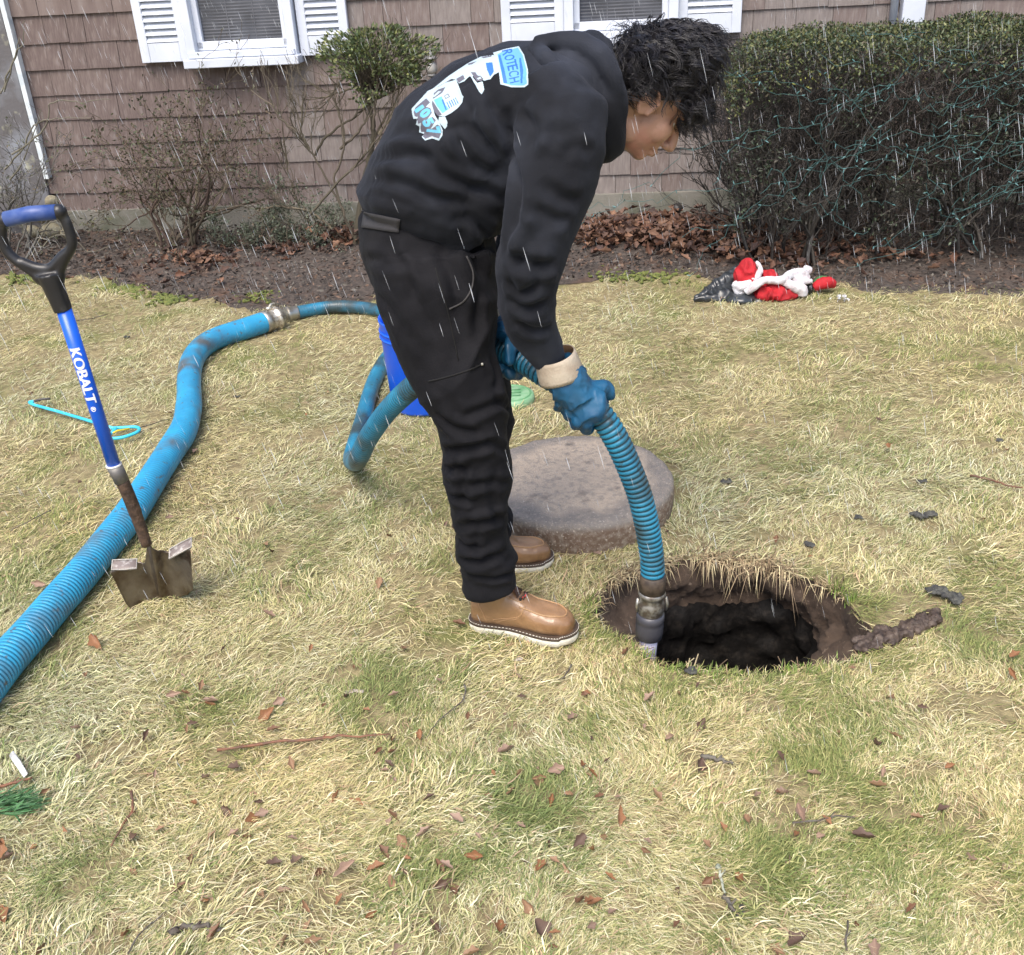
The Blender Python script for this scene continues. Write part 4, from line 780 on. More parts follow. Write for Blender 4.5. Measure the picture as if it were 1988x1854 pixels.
# trousers
m = MB()
for L in (NLEG, FLEG, PELV): m.loft(sec(L))
me = remesh(m, .006, 'trousers', 5); V, N = vn(me); Wp = V+PO; Q = wrap(Wp, 11, .035, 6)
zz = Wp[:, 2]; low = np.clip((.62-zz)/.25, 0, 1); Qs = Q*np.array([3.5, 3.5, 15.]); Qs[:, 2] += Q[:, 0]*4
f1 = ridge(noise(Qs, 3), 2.2); Qd = Q @ np.array([[7, 0, 3], [0, 5, 0], [-5, 0, 5.]]); f2 = ridge(noise(Qd, 7), 2)
Qf = Q*np.array([9, 9, 30.]); f3 = ridge(noise(Qf, 33), 2)
disp = .014*(f1-.42)*low+.006*(f3-.4)*low+.018*(f2-.35)*(1-low)*.9+.005*(noise(Wp*25, 5)-.5)
hem = np.clip((zz-.10)/.06, 0, 1); disp *= .3+.7*hem; setv(me, V+N*disp[:, None]); creases(me, TC); tro = link('trousers', me, cloth, person)
# hoodie
TOR = [(824, 420, YC, 118, .175), (826, 410, YC, 125, .186), (833, 385, YC, 129, .189), (842, 360, YC, 130, .19), (858, 330, YC, 132, .19), (888, 290, YC, 132, .19), (950, 236, YC, 128, .195), (1020, 195, YC, 112, .205), (1085, 178, YC, 92, .20), (1135, 180, YC, 88, .15), (1165, 184, YC, 75, .10)]
TORW = [(850, 440, YC, 118, .17), (835, 420, YC, 124, .18), (850, 360, YC, 128, .19)]
NARM = [(1060, 190, 2.26, 78, .10), (1095, 235, 2.21, 85, .095), (1090, 290, 2.185, 84, .09), (1080, 335, 2.17, 82, .09), (1060, 400, 2.155, 76, .085), (1040, 465, 2.145, 69, .078), (1024, 535, 2.14, 62, .07), (1022, 590, 2.145, 54, .064), (1036, 640, 2.155, 48, .056), (1054, 675, 2.165, 36, .048), (1063, 692, 2.17, 31, .042), (1067, 702, 2.17, 29, .040)]
FARM = [(1060, 195, 2.50, 76, .10), (1085, 250, 2.55, 70, .09), (1070, 330, 2.58, 62, .08), (1040, 400, 2.58, 56, .07), (1008, 480, 2.55, 48, .06), (985, 550, 2.48, 38, .052), (972, 600, 2.42, 28, .042), (969, 612, 2.41, 26, .04)]
m = MB()
for L in (TOR, NARM, FARM): m.loft(sec(L))
m.loft(sec([(905, 455, YC, 88, .165), (880, 420, YC, 100, .175), (930, 340, YC, 105, .18), (1000, 260, YC, 95, .18)]))
me = remesh(m, .006, 'hoodie', 7); V, N = vn(me); Wp = V+PO
PX = 994+F*((Wp-_C) @ _r)/((Wp-_C) @ _f); PYY = 927-F*((Wp-_C) @ _u)/((Wp-_C) @ _f)
Q = wrap(Wp, 21, .05, 4)
armmask = np.clip((PX-955-(PYY-300)*(-.05))/40, 0, 1)*np.clip((PYY-330)/60, 0, 1)
waist = np.clip((PYY-(430-(PX-700)*.25*0)-(-150))/120, 0, 1)*np.clip((1000-PX)/120, 0, 1)
Q1 = np.stack([Q[:, 0]*4+Q[:, 2]*11, Q[:, 1]*3, Q[:, 2]*4-Q[:, 0]*2.5], -1); fo1 = ridge(noise(Q1, 3), 1.8)
Q2 = Q*np.array([4, 4, 13.]); Q2[:, 2] -= Q[:, 0]*6; fo2 = ridge(noise(Q2, 9), 2)
Q3 = np.stack([Q[:, 0]*12+Q[:, 2]*7, Q[:, 1]*3, Q[:, 2]*3-Q[:, 0]*3], -1); fo3 = ridge(noise(Q3, 15), 2)
up_ = np.clip((330-PYY)/120, 0, 1)
disp = .030*(fo1-.35)*waist*(1-armmask)*(1-up_*.5)+.008*(fo2-.38)*armmask+.018*(fo3-.35)*up_*np.clip((PYY-150)/80, 0, 1)*(1-armmask)+.003*(noise(Wp*22, 4)-.5)
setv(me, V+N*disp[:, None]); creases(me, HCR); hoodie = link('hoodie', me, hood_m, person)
# hood: rolled cloth round the neck with its bag lying on the upper back
def roll(c, hw, dy, rr, tilt, n=40, noise_=0.0, squash=(1, 1)):
    Cc = PY(*c); tr = R(tilt); ax1 = np.array([math.sin(tr), 0, math.cos(tr)]); s_ = depth(Cc)/F; pts = []; rad = []
    for i in range(n+1):
        a = 2*math.pi*i/n; pts.append(Cc+ax1*hw*s_*math.cos(a)+np.array([0, 1, 0])*dy*math.sin(a)-PO); rad.append(rr*(1+.25*math.sin(a*3+hw)+.1*math.sin(7*a)))
    return pts, rad
m = MB()
for args in (((1186, 186, YC), 88, .115, .017, -8), ((1170, 188, YC), 96, .125, .022, -10), ((1146, 190, YC), 97, .135, .027, -14), ((1122, 186, YC), 92, .14, .026, -22)):
    p_, r_ = roll(*args); m.tube(p_, r_, 12, cap=False)
for (px, py, w, h, dyy) in ((1085, 104, 50, 26, .10), (1120, 96, 45, 28, .11), (1060, 98, 30, 20, .07), (1150, 108, 36, 26, .12)):
    c = PY(px, py, YC); s_ = depth(c)/F; m.ell(c-PO, (w*s_, dyy, h*s_), Matrix.Rotation(R(-12), 3, 'Y'), 24, 14)
m.tube([PY(*p)-PO for p in ((1036, 92, 2.30), (1060, 115, 2.24), (1095, 150, 2.215), (1130, 195, 2.21), (1155, 240, 2.235), (1170, 280, 2.30))], [.014, .018, .020, .022, .022, .018], 12)
m.tube([PY(*p)-PO for p in ((1040, 84, 2.30), (1085, 78, 2.29), (1130, 84, 2.28), (1165, 105, 2.26), (1190, 150, 2.25), (1197, 210, 2.26), (1190, 262, 2.30))], [.014, .018, .02, .020, .018, .016, .014], 12)
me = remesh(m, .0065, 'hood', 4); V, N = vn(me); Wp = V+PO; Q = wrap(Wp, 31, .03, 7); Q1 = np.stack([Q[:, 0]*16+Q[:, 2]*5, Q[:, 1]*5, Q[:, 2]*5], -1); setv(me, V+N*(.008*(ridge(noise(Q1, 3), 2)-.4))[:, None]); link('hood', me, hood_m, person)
# body: one continuous mesh from head to feet
HCEN = PY(1267, 184, YC); FV = np.array([.70, 0, -.714]); UV_ = np.array([.714, 0, .70]); SV = np.array([0, -1, 0.])
def hp(f, u, s=0): return HCEN+FV*f+UV_*u+SV*s-PO
HM = Matrix((tuple(FV), tuple(SV), tuple(UV_))).transposed()        # columns forward, side, up
m = MB()
for L, kk in ((NLEG, .66), (FLEG, .66), (PELV, .75), (TOR[2:], .76), (NARM, .62), (FARM, .62)): m.loft(sec(L, k=kk))
def he(f, u, s, rf, ru, rs): m.ell(hp(f, u, s), (rf, rs, ru), HM, 24, 16)
m.tube([PY(1090, 190, YC)-PO, PY(1150, 186, YC)-PO, hp(-.045, -.075), hp(-.03, -.02)], [.08, .066, .060, .062], 24)
he(-.004, .020, 0, .090, .090, .072); he(.030, -.040, 0, .058, .085, .062); he(.018, -.086, 0, .060, .040, .050); he(.040, -.095, 0, .042, .028, .038); he(.064, -.104, 0, .020, .019, .025); he(.070, .012, 0, .022, .016, .050); he(.066, .045, 0, .022, .03, .045)
m.tube([hp(.086, -.004), hp(.098, -.026), hp(.108, -.044)], [.009, .0105, .0125], 14); he(.107, -.050, 0, .0145, .0125, .0145)
for s_ in (-1, 1):
    he(.097, -.055, s_*.013, .010, .009, .008); he(.052, -.040, s_*.036, .032, .034, .026); he(-.012, -.020, s_*.078, .017, .030, .007); he(-.020, -.012, s_*.084, .010, .018, .008); he(.000, -.085, s_*.044, .035, .028, .014)
    m.tube([hp(.005, -.04, s_*.080), hp(.008, -.005, s_*.086), hp(-.010, .012, s_*.090), hp(-.028, .004, s_*.088), hp(-.030, -.02, s_*.086), hp(-.014, -.046, s_*.080)], .0045, 8)
he(.088, -.079, 0, .011, .0055, .024); he(.085, -.0895, 0, .012, .0065, .021); he(.078, -.070, 0, .012, .02, .028)
me = remesh(m, .0034, 'body', 3)
skin = mat('skin', (.42, .245, .175), .5, (.35, .19, .135), 14, 4, lo=.4, hi=.65, sss=.08, spots=[((.46, .20, .155), 7, .58, .75)], bump=.15, bscale=300)
link('body', me, skin, person)
m = MB()
for s_ in (-1, 1): m.ell(hp(.066, -.014, s_*.032), (.010, .010, .009), HM, 12, 8)
m.build('eye', mat('eye_white', (.55, .5, .45), .2), person)
m = MB()
for s_ in (-1, 1):
    m.tube([hp(.088, -.007, s_*.020), hp(.093, -.010, s_*.032), hp(.084, -.010, s_*.045)], .0018, 6); m.tube([hp(.091, .010, s_*.014), hp(.096, .014, s_*.03), hp(.080, .010, s_*.05)], [.003, .004, .002], 8, flat=.5)
m.tube([hp(.093, -.0845, -.02), hp(.0965, -.084, 0), hp(.093, -.0845, .02)], .0012, 5)
hair_m = mat('black_hair', (.010, .009, .011), .36, (.022, .020, .024), 40, 3, spec=.55)
m.build('brow_and_lash', hair_m, person)
# hair: a lumpy base with strands over it
m = MB()
for (px, py, rx, ry, dyy, dY) in ((1262, 118, 66, 62, .100, 0), (1312, 110, 68, 62, .106, 0), (1285, 90, 50, 40, .095, 0), (1330, 118, 46, 54, .098, 0), (1336, 160, 30, 46, .088, 0), (1232, 130, 34, 34, .085, 0), (1326, 182, 18, 32, .066, .0), (1290, 150, 26, 18, .086, 0)):
    c = PY(px, py, YC+dY); s_ = depth(c)/F; m.ell(c-PO, (rx*s_, dyy, ry*s_), None, 24, 16)
me = remesh(m, .006, 'hair', 2); V, N = vn(me); Wp = V+PO; Q = wrap(Wp, 41, .03, 9); Qh = np.stack([Q[:, 0]*26+Q[:, 2]*20, Q[:, 1]*20, Q[:, 2]*9], -1)
setv(me, V+N*(.016*(ridge(noise(Qh, 3), 1.2)-.45)+.010*(noise(Wp*40, 6)-.5))[:, None]); V, N = vn(me)
hair = link('hair', me, mat('hair_base', (.006, .0055, .0065), .95, spec=.1), person)
paths = []; crown = PY(1262, 92, YC+.03)-PO
idx = RNG.integers(0, len(V), 5200); cen = HCEN-PO
def strand(p, nrm, L, seg=9, lift=.004, amp=.011, r0=.0011):
    pts = [p-nrm*.004]; d = p-crown; d = d-nrm*(d @ nrm); d /= np.linalg.norm(d)+1e-6; g = np.array([.25, -.1, -1.]); g -= nrm*(g @ nrm)*.8; g /= np.linalg.norm(g)+1e-6
    sw = np.cross(nrm, d); ph = RNG.uniform(0, 6.28); fr = RNG.uniform(.55, 1.1); am = amp*RNG.uniform(.5, 1.6); q = p.copy()
    for i in range(seg):
        u = i/seg; dd = d*(1-u*.7)+g*(.35+u*.9); dd /= np.linalg.norm(dd); q = q+dd*L/seg+nrm*(lift*(1-u*1.3)); pts.append(q+sw*am*math.sin(ph+i*fr)*(.3+u)+nrm*am*.6*math.cos(ph+i*fr)*u)
    return (np.array(pts), np.linspace(r0, r0*.35, len(pts)))
def lock(p, nrm, L, k=9, amp=.012, lift=.003, fr=None, r0=.0011):
    t1 = np.cross(nrm, [.3, .9, .1]); t1 /= np.linalg.norm(t1)+1e-6; t2 = np.cross(nrm, t1); d = p-crown; d = d-nrm*(d @ nrm); d /= np.linalg.norm(d)+1e-6; g = np.array([.30, -.1, -1.]); g -= nrm*(g @ nrm)*.85; g /= np.linalg.norm(g)+1e-6; d = d+t1*RNG.normal(0, .5)+t2*RNG.normal(0, .5)
    ph = RNG.uniform(0, 6.28); fr = fr or RNG.uniform(.6, 1.25); am = amp*RNG.uniform(.5, 1.5); seg = 10
    for j_ in range(k):
        a0 = t1*RNG.normal(0, .0045)+t2*RNG.normal(0, .0045); q = p+a0-nrm*.006; pts = [q.copy()]; l_ = L*RNG.uniform(.75, 1.1)
        for i in range(seg):
            u = (i+1)/seg; dd = d*(1-u*.6)+g*(.3+u*.9); dd /= np.linalg.norm(dd); sw = np.cross(nrm, dd); q = q+dd*l_/seg+nrm*lift*(1-u*1.5)-a0*.05; pts.append(q+sw*am*math.sin(ph+i*fr)*(.25+u*.8)+nrm*am*.7*math.cos(ph+i*fr)*u)
        paths.append((np.array(pts), np.linspace(r0, r0*.3, len(pts))))
for i in RNG.integers(0, len(V), 900):
    if N[i][2] < -.5 and RNG.random() < .8: continue
    lock(V[i], N[i], RNG.uniform(.045, .09))
# long wet locks hanging at the forehead, nape fluff
for _ in range(60):
    lock(PY(RNG.uniform(1235, 1320), RNG.uniform(58, 90), YC+RNG.normal(-.02, .05))-PO, np.array([0, -.25, .95]), RNG.uniform(.05, .09), 9, .012, .003, None, .0010)
for _ in range(46):
    lock(PY(RNG.uniform(1308, 1356), RNG.uniform(150, 215), YC+RNG.normal(0, .045))-PO, np.array([RNG.uniform(.4, .9), RNG.normal(0, .4), .1]), RNG.uniform(.05, .095), 7, .014, .002, .9, .0008)
for _ in range(160):
    p = PY(RNG.uniform(1256, 1290), RNG.uniform(150, 172), YC-.080+RNG.normal(0, .004))-PO; paths.append(strand(p, np.array([-.2, -.8, -.1]), RNG.uniform(.015, .035), 8, .0015, .004, .0011))
for _ in range(140):
    p = PY(RNG.uniform(1205, 1290), RNG.uniform(50, 95), YC+RNG.normal(0, .05))-PO; d_ = np.array([RNG.normal(-.3, .4), RNG.normal(0, .4), .7]); paths.append(strand(p, d_/np.linalg.norm(d_), RNG.uniform(.03, .07), 8, .007, .012, .0007))
link('hair_strands', tubes_np(paths, 3, 'hair_strands'), hair_m, hair)

# gloves -----------------------------------------------------------
tpx = 994+F*((TAIL-_C) @ _r)/((TAIL-_C) @ _f); tpy = 927-F*((TAIL-_C) @ _u)/((TAIL-_C) @ _f); half = len(TAIL)//2
def hose_at(px, py): i = half+int(np.argmin(np.hypot(tpx[half:]-px, tpy[half:]-py))); return TAIL[i]-PO, TAILT[i]
glove_m = mat('blue_rubber_glove', (.006, .058, .135), .40, (.010, .085, .175), 9, 4, bump=.3, bscale=60, spec=.5, spots=[((.02, .06, .10), 7, .58, .75)])
cuff_m = mat('beige_glove_cuff', (.42, .36, .28), .8, (.30, .235, .17), 18, 5, bump=.4, bscale=200, lo=.45, hi=.7)
inner_m = mat('cuff_lining', (.17, .10, .055), .9)
def hand(H, t, cam_side, arm, fingers, thumb, palm, name, wrinkle=3):
    t = t/np.linalg.norm(t); cdir = np.array([0, -1., 0]); cdir -= t*(cdir @ t); cdir /= np.linalg.norm(cdir); dn = np.cross(t, cdir); dn = dn if dn[2] < 0 else -dn
    def hpnt(tt, th, r_): a = R(th); return H+t*tt+(cdir*math.cos(a)+dn*math.sin(a))*r_       # th 0 = camera side, 90 = below the hose
    m = MB()
    for (tt, th, r_, a_, b_, c_) in palm: 
        a0 = R(th); e1 = cdir*math.cos(a0)+dn*math.sin(a0); e2 = np.cross(t, e1); m.ell(hpnt(tt, th, r_), (a_, b_, c_), Matrix((tuple(t), tuple(e2), tuple(e1))).transposed(), 20, 12)
    for pts, r0, r1 in fingers:
        P = [hpnt(*q_) for q_ in pts]; P = crv(P, 4); m.tube(P, list(np.linspace(r0, r1, len(P))), 12); m.ell(P[-1], (r1, r1, r1), None, 12, 8)
        for q_ in pts[1:-1]: m.ell(hpnt(*q_), (r0*1.06,)*3, None, 12, 8)
    pts, r0, r1 = thumb; P = crv([hpnt(*q_) for q_ in pts], 4); m.tube(P, list(np.linspace(r0, r1, len(P))), 12); m.ell(P[-1], (r1,)*3, None, 12, 8)
    m.tube(arm[0], arm[1], 20); me = remesh(m, .0032, name, 3); V, N = vn(me); Q = wrap(V+PO, 51, .02, 12); Qw = np.stack([Q[:, 0]*30+Q[:, 2]*14, Q[:, 1]*12, Q[:, 2]*12-Q[:, 0]*10], -1)
    wr = np.clip(1-np.linalg.norm(V-np.array(arm[0][-1]), axis=1)/.16, 0, 1); setv(me, V+N*((.009*(ridge(noise(Qw, wrinkle), 2)-.4))*(.5+wr)+.003*(ridge(noise(Q*55, 8), 1.5)-.4))[:, None]); return link(name, me, glove_m, person)
H, t = hose_at(1128, 772)
fing = []
for j, (tt, ro) in enumerate(((-.030, .0125), (-.003, .0135), (.024, .0138), (.050, .0132))):
    k_ = (.0, .004, .004, .0)[j]; fing.append(([(tt-.004, -5, .050), (tt, 35, .054+k_), (tt+.002, 80, .050+k_), (tt+.002, 130, .047), (tt, 180, .045), (tt, 215-j*5, .043)], ro, ro*.82))
near = hand(H, t, 1, ([PY(1082, 703, 2.165)-PO, PY(1093, 728, 2.163)-PO, PY(1108, 748, 2.160)-PO, H+np.array([0, -.045, .004])], [.040, .045, .047, .040]), fing,
            ([(-.015, -35, .048), (.010, -58, .052), (.032, -80, .050), (.046, -92, .045)], .019, .0155), [(.004, -15, .052, .060, .042, .020), (-.02, -45, .046, .045, .03, .02), (.03, 5, .05, .035, .035, .016)], 'glove')
near['label'] = 'blue rubber glove nearer the camera, with a loose beige gauntlet cuff'
H2_, t2 = hose_at(985, 684)
fing = []
for j, tt in enumerate((-.045, -.020, .006, .030)):
    fing.append(([(tt, -125, .048), (tt, -170, .05), (tt, -215, .049), (tt, -260, .048), (tt+.002, -300, .046), (tt+.002, -325+6*j, .044)], .0132, .011))
far = hand(H2_, t2, -1, ([PY(969, 618, 2.41)-PO, PY(972, 640, 2.40)-PO, H2_+np.array([-.005, .035, .045])], [.034, .037, .036]), fing,
           ([(.0, -100, .052), (.03, -75, .052), (.045, -40, .05), (.05, -10, .046)], .016, .013), [(-.01, -100, .052, .052, .040, .022), (-.005, -140, .048, .05, .03, .02)], 'glove')
far['label'] = 'darker blue rubber glove behind the leg'
# long wrinkled glove fingertips below the hose at the far hand
def cuff(path, name, lab=None):
    rg = sec(path, 36, 2.0); m = MB(); m.loft(rg, cap=False); me = m.mesh(name); o = link(name, me, [inner_m, cuff_m], person); md = o.modifiers.new('s', 'SOLIDIFY'); md.thickness = .003; md.offset = -1; md.material_offset = 1; md.material_offset_rim = 1
    if lab: o['label'] = lab
    return o
cuff([(1077, 689, 2.168, 38, .050), (1080, 698, 2.168, 39.5, .051), (1085, 715, 2.166, 42, .051), (1090, 730, 2.164, 43, .050), (1092, 737, 2.163, 41, .047)], 'glove_cuff')
cuff([(967, 606, 2.415, 26, .038), (968, 614, 2.41, 27, .039), (971, 634, 2.405, 28, .040), (971, 638, 2.405, 26, .038)], 'glove_cuff')

# boots ------------------------------------------------------------
leather = mat('tan_leather', (.20, .112, .055), .52, (.28, .160, .078), 9, 5, bump=.25, bscale=160, lo=.35, hi=.65, spec=.55, spots=[((.17, .085, .035), 5, .56, .75), ((.36, .22, .12), 14, .6, .8)], coat=.35, rough2=.30)
seam_m = mat('leather_seam', (.34, .20, .10), .5); sole_w = mat('white_wedge_sole', (.70, .67, .57), .6, (.50, .46, .36), 30, 5, lo=.5, hi=.75, bump=.3, bscale=150)
welt_m = mat('brown_welt', (.060, .040, .028), .5); lace_m = mat('brown_lace', (.055, .028, .02), .6); red_m = mat('red_lace', (.60, .05, .035), .5); eye_m = mat('dark_eyelet', (.02, .02, .025), .3, metal=.6)
OUT = [(-.004, .0), (.0, .016), (.012, .030), (.04, .038), (.08, .037), (.12, .036), (.16, .042), (.20, .050), (.235, .053), (.265, .049), (.288, .037), (.303, .018), (.307, 0)]
outl = crv([(x, y, 0) for x, y in OUT], 4); outl = [(p[0], p[1]) for p in outl]; outl = outl+[(x, -y) for x, y in outl[::-1]][1:-1]
def make_boot(heel, toe, labelled):
    d = np.array(toe)-np.array(heel); yaw = math.atan2(d[1], d[0]); sc_ = np.linalg.norm(d[:2])/.31
    b = bpy.data.objects.new('boot', None)
    m = MB(); RX = [(.004, .018, .082), (.016, .030, .096), (.05, .037, .105), (.09, .037, .112), (.13, .039, .110), (.160, .042, .099), (.19, .047, .085), (.22, .050, .079), (.25, .048, .076), (.275, .041, .069), (.290, .030, .061), (.299, .015, .050)]
    rg = []
    for x, w_, tz in RX:
        r_ = []
        for j in range(28):
            a = 2*math.pi*j/28; ca, sa = math.cos(a), math.sin(a); e = 2/2.7; r_.append((x, w_*math.copysign(abs(ca)**e, ca), (tz+.020)/2+(tz-.020)/2*math.copysign(abs(sa)**e, sa)))
        rg.append(r_)
    m.loft(rg)
    def hring(z, cx, rx, ry): return [(cx+rx*math.cos(2*math.pi*j/28), ry*math.sin(2*math.pi*j/28), z) for j in range(28)]
    m.loft([hring(.06, .075, .070, .036), hring(.09, .073, .068, .038), hring(.115, .068, .060, .039), hring(.145, .060, .052, .041), hring(.20, .056, .052, .044)])
    me = remesh(m, .003, 'boot', 5); V, N = vn(me)
    seam = np.interp(np.hypot((V[:, 0]-.215)/1.4, V[:, 1]), [.044, .048, .052], [1, 1, 0]); 
    setv(me, V+N*(.0015*(noise(V*55, 3)-.5)*2)[:, None]); up = link('boot', me, leather, person, heel-PO); up.rotation_euler = (0, 0, yaw); up.scale = (sc_, sc_, sc_*1.22)
    bv = BVHTree.FromPolygons([tuple(v.co) for v in me.vertices], [tuple(p.vertices) for p in me.polygons])
    def snap(p, off=.0012):
        q_, n_, _, _ = bv.find_nearest(Vector(p)); return q_+n_*off
    def part(name, mb, mm, smooth=True): return mb.build(name, mm, up, smooth=smooth)
    s = MB(); n_ = len(outl); nk = .0
    s.loft([[(x*sx_+(1-sx_)*.15, y*sy_, z+(.004 if x > .27 else 0)) for x, y in outl] for sx_, sy_, z in ((.98, .93, 0), (1.0, 1.0, .004), (1.012, 1.05, .012), (1.015, 1.07, .021), (1.01, 1.05, .0215))]); part('sole', s, sole_w)
    s = MB(); s.loft([[(x*sx_+(1-sx_)*.15, y*sy_, z+(.004 if x > .27 else 0)) for x, y in outl] for sx_, sy_, z in ((1.0, 1.03, .0218), (1.022, 1.10, .0222), (1.022, 1.10, .0275), (1.0, 1.0, .0285))]); part('welt', s, welt_m)
    s = MB(); L_ = len(outl)
    for i in range(0, L_, 1):
        p = np.array(outl[i]); q_ = np.array(outl[(i+1) % L_]); a_ = p+(q_-p)*.2; b_ = p+(q_-p)*.7; f = lambda v: (v[0]*1.015+(1-1.015)*.15, v[1]*1.065, .0285+(.004 if v[0] > .27 else 0)); s.tube([f(a_), f(b_)], .0008, 5)
    part('welt_stitch', s, sole_w)
    s = MB()
    U = [(.155, .036, .09), (.19, .036, .085), (.225, .036, .08), (.255, .030, .08), (.273, .016, .075), (.278, 0, .07), (.273, -.016, .075), (.255, -.030, .08), (.225, -.036, .08), (.19, -.036, .085), (.155, -.036, .09)]
    s.tube([snap(p, .0006) for p in crv(U, 5)], .0022, 8)
    for sg in (-1, 1):
        s.tube([snap(p, .0003) for p in crv([(.17, sg*.03, .09), (.155, sg*.05, .07), (.12, sg*.05, .055), (.08, sg*.05, .045), (.075, sg*.05, .03)], 5)], .0013, 6)
        s.tube([snap(p, .0003) for p in crv([(.168, sg*.03, .09), (.150, sg*.05, .062), (.11, sg*.05, .047), (.085, sg*.05, .032)], 5)], .0011, 6)
        s.tube([snap(p, .0003) for p in crv([(.035, sg*.05, .15), (.03, sg*.05, .10), (.045, sg*.05, .06), (.06, sg*.05, .03)], 5)], .0013, 6)
        s.tube([snap(p, .0003) for p in crv([(.095, sg*.035, .16), (.105, sg*.038, .125), (.13, sg*.034, .112), (.165, sg*.024, .10)], 5)], .0014, 6)
    part('seam', s, seam_m)
    s = MB(); s.loft([[snap((x, y, .16), .002+(.003 if abs(y) < .012 else 0)) for y in (-.018, -.009, 0, .009, .018)]+[snap((x, y, .14), -.004) for y in (.018, 0, -.018)] for x in (.105, .12, .135, .150, .165)]); part('tongue', s, mat('tongue', (.20, .10, .07), .6))
    s = MB(); e = MB(); k = 0
    for x, yy in ((.112, .026), (.130, .026), (.148, .025), (.166, .022)):
        for sg in (-1, 1):
            c = snap((x, sg*(yy+.006), .14), .001); e = MB(); e.ell(c, (.0042, .0042, .0036), None, 10, 6); part('eyelet', e, eye_m)
        s.tube([snap((x, -yy-.004, .14), .003), snap((x+.006, 0, .14), .007), snap((x+.012, yy+.004, .14), .003)], .0024, 6); s.tube([snap((x+.010, -yy-.004, .14), .003), snap((x+.004, 0, .14), .008), snap((x, yy+.004, .14), .003)], .0024, 6)
    part('lace', s, lace_m)
    s = MB(); s.tube([snap((.172, -.018, .14), .003), snap((.178, -.004, .14), .006), snap((.170, .014, .14), .004)], .0026, 8); part('red_lace_loop', s, red_m)
    s = MB(); s.loft([[(-.002, y, z) for y, z in ((-.009, .13), (.009, .13))]+[(.004, y, z) for y, z in ((.009, .13), (-.009, .13))], [(-.022, y, z) for y, z in ((-.009, .150), (.009, .150))]+[(-.018, y, z) for y, z in ((.009, .152), (-.009, .152))], [(-.012, y, z) for y, z in ((-.009, .172), (.009, .172))]+[(-.008, y, z) for y, z in ((.009, .172), (-.009, .172))]]); part('pull_tab', s, welt_m, False)
    return up
bpy_b = make_boot(G(917, 1213, .008), G(1124, 1243, .008), 1)
bpy_b['label'] = 'tan leather work boot nearer the camera, whole side in view'
b2 = make_boot(G(898, 1112, .008), G(1076, 1092, .008), 0); b2['label'] = 'tan leather work boot farther away, mostly hidden by the near leg'

# things laid on the cloth: print, pocket flap, seams
def bvh_of(o): return BVHTree.FromPolygons([tuple(np.array(v.co)+PO) for v in o.data.vertices], [tuple(p.vertices) for p in o.data.polygons])
BVt, BVh = bvh_of(tro), bvh_of(hoodie)
def lay(px, py, off=.002, bv=None):
    best = None
    for b in ([bv] if bv else [BVt, BVh]):
        h = b.ray_cast(Vector(_C), Vector(ray(px, py)).normalized())
        if h[0] is not None and (best is None or h[3] < best[3]): best = h
    if best is None: return None
    return np.array(best[0]+best[1]*off)-PO, np.array(best[1])
def seamline(pts, name, mm, r_=.0012, off=.001):
    m = MB(); P = [lay(p[0], p[1], off) for p in crv([(a, b, 0) for a, b in pts], 6)]; P = [p[0] for p in P if p is not None]
    if len(P) > 2: m.tube(P, r_, 5); m.build(name, mm, tro)
seam_b = mat('trouser_seam', (.004, .004, .004), .9)
seamline([(832, 740), (860, 734), (900, 722), (940, 705)], 'pocket_seam', seam_b, .002)
seamline([(905, 497), (918, 530), (915, 560), (900, 585), (872, 600)], 'front_pocket_seam', mat('seam_light', (.035, .033, .033), .8), .0022)
seamline([(845, 520), (868, 600), (890, 700)], 'side_seam', seam_b, .0012)
m = MB(); q_ = lay(935, 707, .002)
if q_: m.ell(q_[0], (.004, .004, .004), None, 10, 6); m.build('rivet', steel, tro)
gridn = (10, 5); V = []; ok = True
for j in range(gridn[1]+1):
    for i in range(gridn[0]+1):
        u, v = i/gridn[0], j/gridn[1]; x = (708+v*-4)*(1-u)+(778+v*-3)*u; y = (410+u*14)*(1-v)+(442+u*10)*v; h = lay(x, y, .0025)
        V.append(h[0] if h else (V[-1] if V else (0, 0, 0)))
Fc = [(j*11+i, j*11+i+1, (j+1)*11+i+1, (j+1)*11+i) for j in range(5) for i in range(10)]
o = link('pocket_flap', pymesh('pocket_flap', V, Fc), mat('faded_black', (.028, .027, .030), .8, bump=.3, bscale=400), tro); md = o.modifiers.new('s', 'SOLIDIFY'); md.thickness = .0015

# back print drawn as flat colour at 1 px cells and laid on the cloth
PXL = .7; gx0, gy0, gx1, gy1 = 1020/1.2877, 112/1.2877, 1325/1.2877, 362/1.2877
nxp, nyp = int((gx1-gx0)/PXL), int((gy1-gy0)/PXL); XX, YY = np.meshgrid(gx0+np.arange(nxp)*PXL, gy0+np.arange(nyp)*PXL); XS, YS_ = XX*1.2877, YY*1.2877      # cell centres in photograph pixels
IMG = np.full(XX.shape+(3,), -1.)
def poly(pts, c, sx=1, ox=0, oy=0): k_ = inpoly(XS, YS_, [(ox+p[0]/sx, oy+p[1]/sx) for p in pts]); IMG[k_] = c
WH = (.36, .45, .50); LB = (.11, .31, .46); BL = (.03, .13, .40); GY = (.10, .098, .125); CY = (.11, .36, .52); DK = (.10, .10, .13)
A = dict(sx=4.97, ox=1000, oy=80)                                    # traced in an enlarged crop
poly([(1160, 265), (1300, 222), (1475, 185), (1540, 290), (1590, 480), (1600, 655), (1555, 688), (1380, 688), (1250, 655), (1228, 480)], WH, **A)
poly([(1215, 285), (1300, 245), (1465, 205), (1525, 300), (1572, 480), (1580, 645), (1540, 668), (1390, 668), (1285, 640), (1255, 480)], LB, **A)
